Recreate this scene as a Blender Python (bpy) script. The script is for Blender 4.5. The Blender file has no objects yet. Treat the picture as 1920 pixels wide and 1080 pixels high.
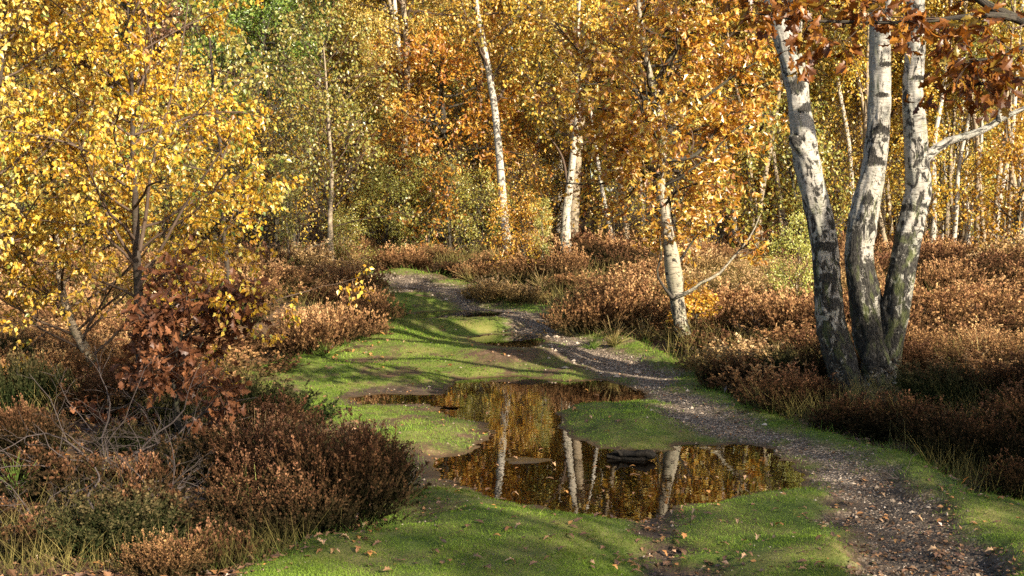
import bpy, math, random
import numpy as np
from mathutils import Vector

random.seed(3)
rng = np.random.default_rng(11)
R = math.radians
sc = bpy.context.scene
COL = sc.collection

# ------------------------------------------------------------------ camera
CAMZ = 1.7
FPX = 2318.0                    # focal length in pixels of the 1920 wide photograph
PITCH = math.atan(140 / FPX)    # horizon at row 400
cam = bpy.data.cameras.new('camera')
cam.sensor_width = 36.0
cam.lens = FPX / 1920 * 36.0
cam.clip_start = 0.05
cam.clip_end = 2000
cam_o = bpy.data.objects.new('camera', cam)
COL.objects.link(cam_o)
cam_o.location = (0, 0, CAMZ)
cam_o.rotation_euler = (math.pi / 2 - PITCH, 0, 0)
sc.camera = cam_o

# ------------------------------------------------------------------ light
SUN_EL = R(25)
SUN_TRAVEL = np.array([-0.66, 0.75])             # where the shadows run (left and away)
SUN_TRAVEL = SUN_TRAVEL / np.linalg.norm(SUN_TRAVEL)
world = bpy.data.worlds.new('World')
sc.world = world
world.use_nodes = True
wn = world.node_tree
sky = wn.nodes.new('ShaderNodeTexSky')
sky.sky_type = 'NISHITA'
sky.sun_disc = False
sky.sun_elevation = SUN_EL
sun_from = -SUN_TRAVEL
sky.sun_rotation = math.atan2(sun_from[0], sun_from[1])
sky.air_density = 1.0
sky.dust_density = 1.5
bg = wn.nodes['Background']
bg.inputs['Strength'].default_value = 0.085
wn.links.new(sky.outputs[0], bg.inputs['Color'])
sl = bpy.data.lights.new('sun', 'SUN')
sl.energy = 5.0
sl.angle = R(0.53)
sl.color = (1.0, 0.89, 0.72)
so = bpy.data.objects.new('sun', sl)
COL.objects.link(so)
dvec = Vector((SUN_TRAVEL[0] * math.cos(SUN_EL), SUN_TRAVEL[1] * math.cos(SUN_EL), -math.sin(SUN_EL)))
so.rotation_euler = dvec.to_track_quat('-Z', 'Y').to_euler()
so.location = (20, -20, 25)

sc.view_settings.view_transform = 'Standard'
sc.view_settings.look = 'None'
sc.view_settings.gamma = 1.0
sc.view_settings.exposure = 1.4
sc.render.engine = 'CYCLES'
sc.cycles.max_bounces = 8
sc.cycles.diffuse_bounces = 5
sc.cycles.glossy_bounces = 3
sc.cycles.transmission_bounces = 4
sc.cycles.transparent_max_bounces = 6
sc.cycles.use_denoising = False
sc.cycles.denoiser = 'OPENIMAGEDENOISE'
sc.cycles.denoising_input_passes = 'RGB_ALBEDO_NORMAL'
sc.cycles.sample_clamp_indirect = 4.0
sc.cycles.caustics_reflective = False
sc.cycles.caustics_refractive = False


# ------------------------------------------------------------------ helpers: pixels, noise
def ray(px, py):
    a, b = (px - 960) / FPX, (540 - py) / FPX
    cp, sp = math.cos(PITCH), math.sin(PITCH)
    return np.array([a, cp + b * sp, -sp + b * cp])


def at(px, py, Y):
    d = ray(px, py)
    t = Y / d[1]
    return np.array([d[0] * t, Y, CAMZ + d[2] * t])


PY = [-60, -10, 0, 5, 7, 13, 14.6, 16.3, 18.5, 20, 24, 30, 60, 200, 700]
PZ = [.3, .15, .08, .035, .03, .035, .17, .31, .52, .64, .80, .92, 1.35, 4.0, 12.0]


def prof(y):
    return np.interp(y, PY, PZ)


def hit(px, py, extra=0.0):
    """ground point seen at a pixel (path profile plus an optional bank height)"""
    d = ray(px, py)
    ys = np.linspace(2.5, 60, 6000)
    z = CAMZ + d[2] / d[1] * ys
    k = np.argmax(z < prof(ys) + extra)
    return np.array([d[0] / d[1] * ys[k], ys[k]])


def hash3(ix, iy, iz, seed):
    h = (ix.astype(np.int64) * 374761393 + iy.astype(np.int64) * 668265263 + iz.astype(np.int64) * 2147483647 + seed * 974634777) & 0x7fffffff
    h = ((h ^ (h >> 13)) * 1274126177) & 0x7fffffff
    h = ((h ^ (h >> 16)) * 461845907) & 0x7fffffff
    return ((h ^ (h >> 15)) & 0xffff) / 65535.0


def vnoise(p, seed=0):
    p = np.asarray(p, float)
    i = np.floor(p).astype(np.int64)
    f = p - i
    f = f * f * (3 - 2 * f)
    r = 0
    for dx in (0, 1):
        wx = f[..., 0] if dx else 1 - f[..., 0]
        for dy in (0, 1):
            wy = f[..., 1] if dy else 1 - f[..., 1]
            for dz in (0, 1):
                wz = f[..., 2] if dz else 1 - f[..., 2]
                r = r + wx * wy * wz * hash3(i[..., 0] + dx, i[..., 1] + dy, i[..., 2] + dz, seed)
    return r


def fbm(p, octs=3, seed=0):
    s, a, t = 0, 1.0, 0
    for o in range(octs):
        s = s + a * vnoise(np.asarray(p) * 2 ** o, seed + o)
        t += a
        a *= .5
    return s / t


def n2(x, y, scale, octs=2, seed=0):
    return fbm(np.stack([x * scale, y * scale, np.zeros_like(x) + .37], -1), octs, seed)


def sstep(a, b, x):
    t = np.clip((x - a) / (b - a), 0, 1)
    return t * t * (3 - 2 * t)


def poly_sd(x, y, poly):
    poly = np.asarray(poly, float)
    d = np.full(x.shape, 1e9)
    inside = np.zeros(x.shape, bool)
    n = len(poly)
    for i in range(n):
        ax, ay = poly[i]
        bx, by = poly[(i + 1) % n]
        ex, ey = bx - ax, by - ay
        L = ex * ex + ey * ey + 1e-12
        t = np.clip(((x - ax) * ex + (y - ay) * ey) / L, 0, 1)
        d = np.minimum(d, (x - ax - t * ex) ** 2 + (y - ay - t * ey) ** 2)
        c = ((ay > y) != (by > y))
        with np.errstate(divide='ignore', invalid='ignore'):
            xx = ax + (y - ay) * ex / (ey if ey else 1e-12)
        inside ^= c & (x < xx)
    d = np.sqrt(d)
    return np.where(inside, -d, d)


def world_poly(pix, extra=0.0):
    return [hit(px, py, extra) for px, py in pix]


# ------------------------------------------------------------------ helpers: meshes
class MB:
    """collects vertices / faces / per-vertex attributes and builds one mesh"""
    def __init__(self):
        self.v, self.f, self.c, self.h, self.tc, self.n = [], [], [], [], [], 0

    def add(self, V, F, mat=0, c=0.5, h=0.0, tc=None, smooth=True):
        V = np.asarray(V, float).reshape(-1, 3)
        F = np.asarray(F, np.int64)
        n = len(V)
        self.v.append(V)
        self.f.append((F + self.n, mat, smooth))
        self.c.append(np.broadcast_to(np.asarray(c, float).ravel() if np.ndim(c) else c, (n,)))
        self.h.append(np.broadcast_to(np.asarray(h, float).ravel() if np.ndim(h) else h, (n,)))
        self.tc.append(V if tc is None else np.asarray(tc, float).reshape(-1, 3))
        self.n += n

    def mesh(self, name, mats):
        V = np.concatenate(self.v)
        me = bpy.data.meshes.new(name)
        me.vertices.add(len(V))
        me.vertices.foreach_set('co', V.astype(np.float32).ravel())
        li = np.concatenate([f.ravel() for f, m, s in self.f])
        lens = np.concatenate([np.full(len(f), f.shape[1]) for f, m, s in self.f])
        starts = np.concatenate([[0], np.cumsum(lens)[:-1]])
        me.loops.add(len(li))
        me.loops.foreach_set('vertex_index', li.astype(np.int32))
        me.polygons.add(len(lens))
        me.polygons.foreach_set('loop_start', starts.astype(np.int32))
        me.polygons.foreach_set('material_index', np.concatenate([np.full(len(f), m) for f, m, s in self.f]).astype(np.int32))
        me.polygons.foreach_set('use_smooth', np.concatenate([np.full(len(f), s) for f, m, s in self.f]))
        me.update(calc_edges=True)
        for nm, arr in (('c', self.c), ('h', self.h)):
            a = me.attributes.new(nm, 'FLOAT', 'POINT')
            a.data.foreach_set('value', np.concatenate(arr).astype(np.float32))
        a = me.attributes.new('tc', 'FLOAT_VECTOR', 'POINT')
        a.data.foreach_set('vector', np.concatenate(self.tc).astype(np.float32).ravel())
        for m in mats:
            me.materials.append(m)
        return me


def norm(v):
    return v / (np.linalg.norm(v, axis=-1, keepdims=True) + 1e-12)


def tubes(P, Rr, sides):
    """P (n,k,3), Rr (n,k) -> verts, quads, ring length coordinate, tc"""
    P, Rr = np.asarray(P, float), np.asarray(Rr, float)
    n, k, _ = P.shape
    T = np.empty_like(P)
    T[:, 1:-1] = P[:, 2:] - P[:, :-2]
    T[:, 0] = P[:, 1] - P[:, 0]
    T[:, -1] = P[:, -1] - P[:, -2]
    T = norm(T)
    mean = norm(P[:, -1] - P[:, 0])
    ref = np.where(np.abs(mean[:, 2:3]) > .8, np.array([[0, 1., 0]]), np.array([[0, 0, 1.]]))
    A = norm(np.cross(np.repeat(ref[:, None], k, 1), T))
    B = np.cross(T, A)
    th = np.linspace(0, 2 * np.pi, sides, endpoint=False)
    ca, sa = np.cos(th), np.sin(th)
    off = A[:, :, None] * ca[None, None, :, None] + B[:, :, None] * sa[None, None, :, None]
    V = P[:, :, None] + Rr[:, :, None, None] * off
    seg = np.linalg.norm(np.diff(P, axis=1), axis=-1)
    s = np.concatenate([np.zeros((n, 1)), np.cumsum(seg, 1)], 1)
    S = np.repeat(s[:, :, None], sides, 2)
    rr0 = Rr.max(1)[:, None, None]
    tc = np.stack([np.broadcast_to(ca, S.shape) * rr0, np.broadcast_to(sa, S.shape) * rr0, S], -1)
    a = np.arange(sides)
    b = (a + 1) % sides
    ring = np.stack([a, b, b + sides, a + sides], 1)
    F = (ring[None, None] + (np.arange(k - 1) * sides)[None, :, None, None] + (np.arange(n) * k * sides)[:, None, None, None]).reshape(-1, 4)
    return V.reshape(-1, 3), F, S.ravel(), tc.reshape(-1, 3)


def interp_poly(P, Rr, idx, s):
    """points on polylines: idx (m,), s (m,) in 0..1"""
    k = P.shape[1]
    x = np.clip(s, 0, .9999) * (k - 1)
    i = x.astype(int)
    f = (x - i)[:, None]
    a, b = P[idx, i], P[idx, i + 1]
    r = Rr[idx, i] * (1 - f[:, 0]) + Rr[idx, i + 1] * f[:, 0]
    return a * (1 - f) + b * f, norm(b - a), r


def grow_from(start, d0, L, k, wob, pull, rr0, rr1):
    """integrate n curved shoots; pull = vector added each step"""
    n = len(start)
    P = np.empty((n, k, 3))
    P[:, 0] = start
    d = d0.copy()
    st = (L / (k - 1))[:, None]
    for i in range(1, k):
        d = norm(d + rng.normal(0, wob, (n, 3)) + np.asarray(pull))
        P[:, i] = P[:, i - 1] + d * st
    t = np.linspace(0, 1, k)
    Rr = rr0[:, None] * (1 - t) + rr1 * t
    return P, Rr


def sprout(P, Rr, per, s0, s1, L, ang, k=4, wob=.12, pull=(0, 0, 0), rfac=.5, r1=.0015, rmax=1.0):
    n = len(P)
    idx = np.repeat(np.arange(n), per)
    s = rng.uniform(s0, s1, len(idx))
    p, t, r = interp_poly(P, Rr, idx, s)
    a = rng.uniform(ang[0], ang[1], len(idx))[:, None]
    q = norm(np.cross(t, norm(rng.normal(0, 1, t.shape))))
    d = norm(t * np.cos(a) + q * np.sin(a))
    LL = rng.uniform(L[0], L[1], len(idx)) * (1.15 - .5 * s)
    return grow_from(p, d, LL, k, wob, pull, np.minimum(r * rfac, rmax), r1)


# leaf templates: unit length along +y from the stalk, width x, fold z
def tmpl_birch():
    V = np.array([[0, 0, 0], [-.36, .36, .07], [-.2, .72, .03], [0, 1.05, -.06], [.2, .72, .03], [.36, .36, .07]])
    return V, np.array([[0, 3, 2, 1], [0, 5, 4, 3]])


def tmpl_diamond():
    return np.array([[0, 0, 0], [-.36, .45, .08], [0, 1.05, -.05], [.36, .45, .08]]), np.array([[0, 2, 1], [0, 3, 2]])


def tmpl_oak(curl=.1):
    mid = [0, .2, .4, .6, .8, 1.0]
    wid = [.02, .17, .11, .30, .17, .07]
    yo = [0, .24, .38, .60, .76, 1.03]
    wid2 = [(.03, .0), (.15, .20), (.10, .32), (.28, .47), (.16, .60), (.30, .76), (.12, .86), (.05, 1.03)]
    M = [0, .2, .32, .47, .60, .74, .86, 1.0]
    V, F = [], []
    for (w, y), m in zip(wid2, M):
        z = curl * math.sin(m * 3) - .05 * m
        V.append([0, m, z])
        V.append([-w, y, z + .28 * w])
        V.append([w, y, z + .28 * w])
    for i in range(len(M) - 1):
        a, b = 3 * i, 3 * i + 3
        F.append([a, b, b + 1, a + 1])
        F.append([a, a + 2, b + 2, b])
    return np.array(V), np.array(F)


def tmpl_oak_low():
    V = np.array([[0, 0, 0], [-.13, .3, .04], [-.10, .42, .02], [-.30, .62, .1], [-.15, .78, .02], [0, 1.03, -.05],
                  [.15, .78, .02], [.30, .62, .1], [.10, .42, .02], [.13, .3, .04]])
    return V, np.array([[0, 2, 1, 1], [0, 5, 4, 2], [2, 4, 3, 3], [0, 8, 6, 5], [8, 7, 6, 6], [0, 9, 8, 8]])


def place_leaves(mb, p, d, size, tmpl, mat, c=None, h=None, flat=0.0, rnd=True):
    V, F = tmpl
    n = len(p)
    if n == 0:
        return
    d = norm(d)
    q = rng.normal(0, 1, (n, 3))
    q[:, 2] += flat
    x = norm(np.cross(d, q))
    z = np.cross(x, d)
    s = np.broadcast_to(size, (n,))[:, None, None]
    W = p[:, None] + s * (V[None, :, 0:1] * x[:, None] + V[None, :, 1:2] * d[:, None] + V[None, :, 2:3] * z[:, None])
    c = rng.uniform(0, 1, n) if c is None else np.broadcast_to(c, (n,))
    h = np.zeros(n) if h is None else np.broadcast_to(h, (n,))
    k = len(V)
    off = (np.arange(n) * k)[:, None, None]
    cc, hh = np.repeat(c, k), np.repeat(h, k)
    tris = np.array([f[:3] for f in F if len(set(f)) == 3]) if F.shape[1] == 4 else F
    quads = np.array([f for f in F if len(set(f)) == 4]) if F.shape[1] == 4 else np.zeros((0, 4), int)
    first = True
    for G in (tris, quads):
        if len(G) == 0:
            continue
        FF = (G[None] + off).reshape(-1, G.shape[1])
        if first:
            mb.add(W, FF, mat, cc, hh, smooth=False)
            base = mb.n - len(W.reshape(-1, 3))
            first = False
        else:
            mb.f.append((FF + base, mat, False))


def leaves_on(mb, P, Rr, per, size, tmpl, mat, s0=.1, s1=1.0, spread=.03, droop=.5, tang=.3, flat=0.0, cfun=None):
    n = len(P)
    idx = np.repeat(np.arange(n), per)
    s = rng.uniform(s0, s1, len(idx))
    p, t, r = interp_poly(P, Rr, idx, s)
    p = p + rng.normal(0, spread, p.shape)
    d = t * tang + norm(rng.normal(0, 1, p.shape)) * .8 + np.array([0, 0, -droop])
    sz = rng.uniform(size[0], size[1], len(idx))
    c = None
    if cfun is not None:
        c = cfun(p)
    place_leaves(mb, p, d, sz, tmpl, mat, c=c, flat=flat)


# ------------------------------------------------------------------ helpers: objects
def tag(o, label=None, cat=None, group=None, kind=None):
    if label: o['label'] = label
    if cat: o['category'] = cat
    if group: o['group'] = group
    if kind: o['kind'] = kind
    return o


def obj(name, me, parent=None, loc=None, rot=None, scale=None, mats=None):
    o = bpy.data.objects.new(name, me)
    COL.objects.link(o)
    if parent is not None: o.parent = parent
    if loc is not None: o.location = loc
    if rot is not None: o.rotation_euler = rot
    if scale is not None: o.scale = scale if np.ndim(scale) else (scale,) * 3
    if mats:
        for i, m in enumerate(mats):
            if m is not None:
                o.material_slots[i].link = 'OBJECT'
                o.material_slots[i].material = m
    return o


def empty(name, loc=(0, 0, 0), rz=0, scale=1.0):
    o = bpy.data.objects.new(name, None)
    o.empty_display_size = .2
    COL.objects.link(o)
    o.location = loc
    o.rotation_euler = (0, 0, rz)
    o.scale = scale if np.ndim(scale) else (scale,) * 3
    return o


# ------------------------------------------------------------------ materials
class NT:
    def __init__(self, name):
        self.m = bpy.data.materials.new(name)
        self.m.use_nodes = True
        self.t = self.m.node_tree
        self.t.nodes.clear()
        self.out = self.t.nodes.new('ShaderNodeOutputMaterial')

    def n(self, typ, ins=None, **kw):
        nd = self.t.nodes.new('ShaderNode' + typ)
        for k, v in kw.items():
            setattr(nd, k, v)
        for k, v in (ins or {}).items():
            self.set(nd.inputs[k], v)
        return nd

    def set(self, sock, v):
        if hasattr(v, 'outputs'):
            v = v.outputs[0]
        if isinstance(v, bpy.types.NodeSocket):
            self.t.links.new(v, sock)
        else:
            sock.default_value = v

    def math(self, op, a, b=0.0, c=0.0, clamp=False):
        nd = self.t.nodes.new('ShaderNodeMath')
        nd.operation = op
        nd.use_clamp = clamp
        self.set(nd.inputs[0], a)
        self.set(nd.inputs[1], b)
        self.set(nd.inputs[2], c)
        return nd.outputs[0]

    def ramp(self, fac, stops, interp='LINEAR'):
        nd = self.t.nodes.new('ShaderNodeValToRGB')
        nd.color_ramp.interpolation = interp
        el = nd.color_ramp.elements
        while len(el) < len(stops):
            el.new(0.5)
        for e, (p, c) in zip(el, stops):
            e.position = p
            e.color = (*c, 1) if len(c) == 3 else c
        self.set(nd.inputs[0], fac)
        return nd.outputs[0]

    def mix(self, fac, a, b, blend='MIX'):
        nd = self.t.nodes.new('ShaderNodeMix')
        nd.data_type = 'RGBA'
        nd.blend_type = blend
        self.set(nd.inputs[0], fac)
        self.set(nd.inputs[6], a if not isinstance(a, tuple) else (*a, 1))
        self.set(nd.inputs[7], b if not isinstance(b, tuple) else (*b, 1))
        return nd.outputs[2]

    def attr(self, name, out='Fac'):
        nd = self.t.nodes.new('ShaderNodeAttribute')
        nd.attribute_name = name
        return nd.outputs[out]

    def noise(self, vec, scale, detail=3, rough=.55, dist=0.0):
        nd = self.t.nodes.new('ShaderNodeTexNoise')
        if vec is not None:
            self.set(nd.inputs['Vector'], vec)
        nd.inputs['Scale'].default_value = scale
        nd.inputs['Detail'].default_value = detail
        nd.inputs['Roughness'].default_value = rough
        nd.inputs['Distortion'].default_value = dist
        return nd.outputs['Fac']

    def vmul(self, vec, s):
        nd = self.t.nodes.new('ShaderNodeVectorMath')
        nd.operation = 'MULTIPLY'
        self.set(nd.inputs[0], vec)
        nd.inputs[1].default_value = s
        return nd.outputs[0]

    def vadd(self, a, b):
        nd = self.t.nodes.new('ShaderNodeVectorMath')
        nd.operation = 'ADD'
        self.set(nd.inputs[0], a)
        self.set(nd.inputs[1], b)
        return nd.outputs[0]

    def bump(self, height, strength, dist):
        nd = self.t.nodes.new('ShaderNodeBump')
        nd.inputs['Strength'].default_value = strength
        nd.inputs['Distance'].default_value = dist
        self.set(nd.inputs['Height'], height)
        return nd.outputs[0]

    def bsdf(self, color, rough=.8, normal=None, spec=.3):
        nd = self.t.nodes.new('ShaderNodeBsdfPrincipled')
        self.set(nd.inputs['Base Color'], color if not isinstance(color, tuple) else (*color, 1))
        self.set(nd.inputs['Roughness'], rough)
        self.set(nd.inputs['Specular IOR Level'], spec)
        if normal is not None:
            self.set(nd.inputs['Normal'], normal)
        return nd.outputs[0]

    def done(self, shader):
        self.t.links.new(shader, self.out.inputs['Surface'])
        return self.m


def leaf_mat(name, stops, trans=.48, gloss=.05, hv=.008, vv=.25):
    t = NT(name)
    col = t.ramp(t.attr('c'), stops)
    oi = t.n('ObjectInfo')
    rnd = oi.outputs['Random']
    hs = t.n('HueSaturation', {'Hue': t.math('MULTIPLY_ADD', rnd, 2 * hv, .5 - hv), 'Saturation': 1.0,
                               'Value': t.math('MULTIPLY_ADD', t.math('FRACT', t.math('MULTIPLY', rnd, 7.3)), vv, 1 - vv / 2), 'Color': col})
    col = hs.outputs[0]
    d = t.n('BsdfDiffuse', {'Color': col})
    tr = t.n('BsdfTranslucent', {'Color': t.n('Gamma', {'Color': col, 'Gamma': 1.15})})
    mx = t.n('MixShader', {0: trans, 1: d, 2: tr})
    gl = t.n('BsdfGlossy', {'Color': (1, 1, 1, 1), 'Roughness': .42})
    m2 = t.n('MixShader', {0: gloss, 1: mx, 2: gl})
    return t.done(m2.outputs[0])


def twig_mat(name, a, b, rough=.8):
    t = NT(name)
    n = t.noise(t.attr('tc', 'Vector'), 30, 3)
    return t.done(t.bsdf(t.mix(n, a, b), rough))


def birch_bark(name, white=(.62, .58, .52), base_dark=1.2, darkness=.5, moss=0.25, fine=1.0, foot=.17):
    t = NT(name)
    tc = t.attr('tc', 'Vector')
    h = t.attr('h')
    oi = t.n('ObjectInfo').outputs['Random']
    tc = t.vadd(tc, t.n('CombineXYZ', {'Z': t.math('MULTIPLY', oi, 37.0)}).outputs[0])
    scar = t.math('MULTIPLY', t.math('SUBTRACT', t.attr('c'), .5), 2.0, clamp=True)
    band = t.noise(t.vmul(tc, (4, 4, 40)), 1.6 * fine, 5, .65, .5)
    lent = t.noise(t.vmul(tc, (10, 10, 75)), 1.3 * fine, 2, .5)
    patch = t.noise(t.vmul(tc, (9, 9, 6)), 1.3 * fine, 6, .68, 1.2)
    big = t.noise(t.vmul(tc, (4, 4, 2)), 1.2, 2, .5)
    low = t.math('SUBTRACT', 1.0, t.math('DIVIDE', h, base_dark, clamp=True), clamp=True)
    thr = t.math('MULTIPLY_ADD', low, -foot, .72 - .09 * darkness)
    pb = t.math('MULTIPLY_ADD', t.math('SUBTRACT', big, .5), .35, patch)
    dark = t.math('MULTIPLY', t.math('SUBTRACT', pb, thr), 18.0, clamp=True)
    dark = t.math('MAXIMUM', dark, t.math('MULTIPLY', t.math('SUBTRACT', t.math('ADD', t.math('MULTIPLY', scar, 1.75), t.math('MULTIPLY', t.noise(t.vmul(tc, (14, 14, 17)), 1.6, 6, .72, 1.5), 2.8)), 2.2), 5.0, clamp=True))
    lt = t.math('MULTIPLY', t.math('SUBTRACT', lent, .58), 10.0, clamp=True)
    pale = t.mix(t.ramp(band, [(.3, (0, 0, 0)), (.62, (1, 1, 1))]), tuple(x * .55 for x in white), white)
    pale = t.mix(t.math('MULTIPLY', t.noise(t.vmul(tc, (4, 4, 2)), 2, 2), .35), pale, (white[0] * .92, white[1] * .80, white[2] * .62))
    pale = t.mix(t.math('MULTIPLY', t.math('MULTIPLY', t.math('SUBTRACT', t.noise(t.vmul(tc, (11, 11, 16)), 1.5, 5, .7, .8), .5), 7.0, clamp=True), .55 * min(1, darkness)), pale, (.15, .135, .115))
    pale = t.mix(t.math('MULTIPLY', t.math('MULTIPLY', t.math('SUBTRACT', t.noise(t.vmul(tc, (5, 5, 3)), 1.5, 3), .45), 4.0, clamp=True), .6 * min(1, darkness)), pale, tuple(x * .55 for x in (white[0] * .9, white[1], white[2] * .85)))
    pale = t.mix(t.math('MULTIPLY', lt, .85), pale, (.07, .055, .04))
    rug = t.noise(t.vmul(tc, (30, 30, 14)), 2.0, 5, .7)
    col = t.mix(dark, pale, t.mix(t.ramp(rug, [(.42, (0, 0, 0)), (.7, (1, 1, 1))]), (.010, .009, .007), (.10, .09, .075)))
    mo = t.math('MULTIPLY', t.math('SUBTRACT', t.noise(t.vmul(tc, (6, 6, 2.5)), 2.3, 4), t.math('MULTIPLY_ADD', low, -.10, .60)), 7.0, clamp=True)
    col = t.mix(t.math('MULTIPLY', mo, moss), col, (.13, .15, .045))
    nrm = t.bump(t.math('ADD', t.math('MULTIPLY', dark, t.math('MULTIPLY_ADD', rug, 1.6, -1.0)), t.math('MULTIPLY', band, .35)), .9, .018)
    return t.done(t.bsdf(col, .75, nrm, .25))


def oak_bark(name, a=(.022, .018, .014), b=(.085, .072, .055)):
    t = NT(name)
    tc = t.attr('tc', 'Vector')
    n1 = t.noise(t.vmul(tc, (22, 22, 5)), 2, 5, .65, .5)
    n2_ = t.noise(t.vmul(tc, (5, 5, 3)), 2, 3)
    col = t.mix(t.ramp(n1, [(.35, (0, 0, 0)), (.65, (1, 1, 1))]), a, b)
    col = t.mix(t.math('MULTIPLY', t.math('SUBTRACT', n2_, .52), 4.0, clamp=True), col, (.10, .11, .05))
    return t.done(t.bsdf(col, .85, t.bump(n1, .8, .02), .2))


M = {}
M['gold'] = leaf_mat('leaf_gold', [(0, (.40, .20, .020)), (.22, (.62, .37, .030)), (.55, (.76, .51, .055)), (.8, (.76, .60, .13)), (.92, (.50, .46, .09)), (1, (.22, .29, .045))])
M['amber'] = leaf_mat('leaf_amber', [(0, (.26, .11, .014)), (.2, (.52, .27, .020)), (.5, (.68, .42, .028)), (.72, (.76, .52, .05)), (.86, (.72, .58, .10)), (.94, (.30, .32, .05)), (1, (.12, .20, .03))])
M['gold_pale'] = leaf_mat('leaf_pale_gold', [(0, (.50, .28, .035)), (.4, (.70, .49, .09)), (.8, (.78, .62, .19)), (1, (.54, .49, .12))])
M['olive'] = leaf_mat('leaf_olive', [(0, (.36, .20, .03)), (.25, (.42, .32, .05)), (.55, (.34, .34, .06)), (.8, (.52, .47, .12)), (1, (.15, .21, .035))])
M['orange'] = leaf_mat('leaf_orange', [(0, (.30, .11, .014)), (.3, (.55, .25, .024)), (.65, (.70, .39, .04)), (.88, (.76, .52, .08)), (1, (.44, .38, .06))])
M['oak'] = leaf_mat('leaf_oak', [(0, (.26, .10, .015)), (.25, (.54, .25, .024)), (.55, (.72, .43, .042)), (.82, (.76, .56, .10)), (.95, (.42, .38, .06)), (1, (.21, .25, .04))], gloss=.07)
M['oak_dark'] = leaf_mat('leaf_oak_rust_shaded', [(0, (.12, .045, .010)), (.5, (.32, .125, .018)), (.85, (.50, .24, .03)), (1, (.36, .28, .04))], trans=.5, gloss=.03)  # rust leaves, with the backlit crown's shade put into their colour
M['oak_brown'] = leaf_mat('leaf_brown', [(0, (.06, .024, .012)), (.6, (.15, .060, .026)), (1, (.26, .11, .045))], trans=.3, gloss=.015)
M['green'] = leaf_mat('leaf_green', [(0, (.06, .10, .014)), (.6, (.20, .32, .035)), (.9, (.34, .42, .07)), (1, (.4, .36, .05))], gloss=.05)
M['pine'] = leaf_mat('leaf_pine', [(0, (.06, .085, .05)), (1, (.16, .20, .12))], trans=.2)
M['russet'] = leaf_mat('leaf_russet', [(0, (.18, .095, .05)), (.6, (.36, .20, .09)), (1, (.44, .29, .11))])
M['palegreen'] = leaf_mat('leaf_pale_green', [(0, (.34, .38, .07)), (.6, (.54, .53, .13)), (1, (.66, .56, .13))])
M['twig'] = twig_mat('twig_bark', (.05, .032, .022), (.13, .085, .055))
M['twig_pale'] = twig_mat('twig_pale_bark', (.14, .10, .065), (.30, .24, .17))
M['deadwood'] = twig_mat('dead_stem', (.03, .023, .02), (.10, .075, .065))
M['bark'] = birch_bark('birch_bark_white', white=(.62, .57, .49), base_dark=1.5, darkness=.8)
M['bark_near'] = birch_bark('birch_bark_old', white=(.43, .405, .36), base_dark=2.4, darkness=1.75, moss=.6, foot=.20)
M['bark_foot'] = birch_bark('birch_bark_rugged', white=(.56, .50, .41), base_dark=2.2, darkness=1.3, foot=.2)
M['bark_thin'] = birch_bark('birch_bark_tan', white=(.36, .29, .20), darkness=.25, moss=.4)
M['bark_dark'] = birch_bark('birch_bark_young', white=(.055, .038, .027), darkness=.6, moss=.1)
M['oakbark'] = oak_bark('oak_bark')
M['oakbark_pale'] = birch_bark('oak_bark_pale', white=(.42, .37, .28), base_dark=.7, darkness=1.5, moss=.6, fine=1.2)


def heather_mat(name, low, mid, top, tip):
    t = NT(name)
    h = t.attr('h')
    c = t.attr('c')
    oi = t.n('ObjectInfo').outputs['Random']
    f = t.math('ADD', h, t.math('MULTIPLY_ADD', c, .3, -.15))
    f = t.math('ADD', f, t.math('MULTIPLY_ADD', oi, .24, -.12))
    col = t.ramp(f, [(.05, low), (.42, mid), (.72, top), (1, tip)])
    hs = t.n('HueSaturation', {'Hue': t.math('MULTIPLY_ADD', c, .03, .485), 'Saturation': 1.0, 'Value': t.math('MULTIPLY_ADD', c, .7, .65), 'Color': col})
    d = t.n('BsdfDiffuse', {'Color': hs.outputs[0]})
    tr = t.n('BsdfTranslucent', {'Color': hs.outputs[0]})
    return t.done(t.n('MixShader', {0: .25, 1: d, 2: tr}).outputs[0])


M['heather'] = heather_mat('heather_russet', (.055, .050, .022), (.16, .085, .040), (.34, .180, .080), (.53, .325, .155))
M['heather_dark'] = heather_mat('heather_brown_shaded', (.014, .020, .008), (.040, .028, .014), (.11, .052, .026), (.26, .128, .070))  # brown heather, darkened so the colour carries the foreground shade
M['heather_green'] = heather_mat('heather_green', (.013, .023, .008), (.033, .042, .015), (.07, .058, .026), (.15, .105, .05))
M['heather_gold'] = heather_mat('heather_tan', (.10, .08, .03), (.28, .18, .07), (.46, .30, .14), (.60, .42, .23))
M['grass_dry'] = heather_mat('grass_dry', (.10, .10, .03), (.22, .18, .06), (.36, .26, .11), (.48, .34, .17))
M['grass_green'] = heather_mat('grass_green', (.05, .08, .02), (.10, .17, .03), (.17, .24, .05), (.30, .30, .09))
M['grass_tip'] = heather_mat('grass_yellowed', (.07, .09, .02), (.15, .18, .035), (.27, .26, .07), (.42, .36, .14))
M['moss'] = heather_mat('moss_blade', (.060, .10, .014), (.125, .20, .024), (.21, .295, .042), (.33, .37, .085))

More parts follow.
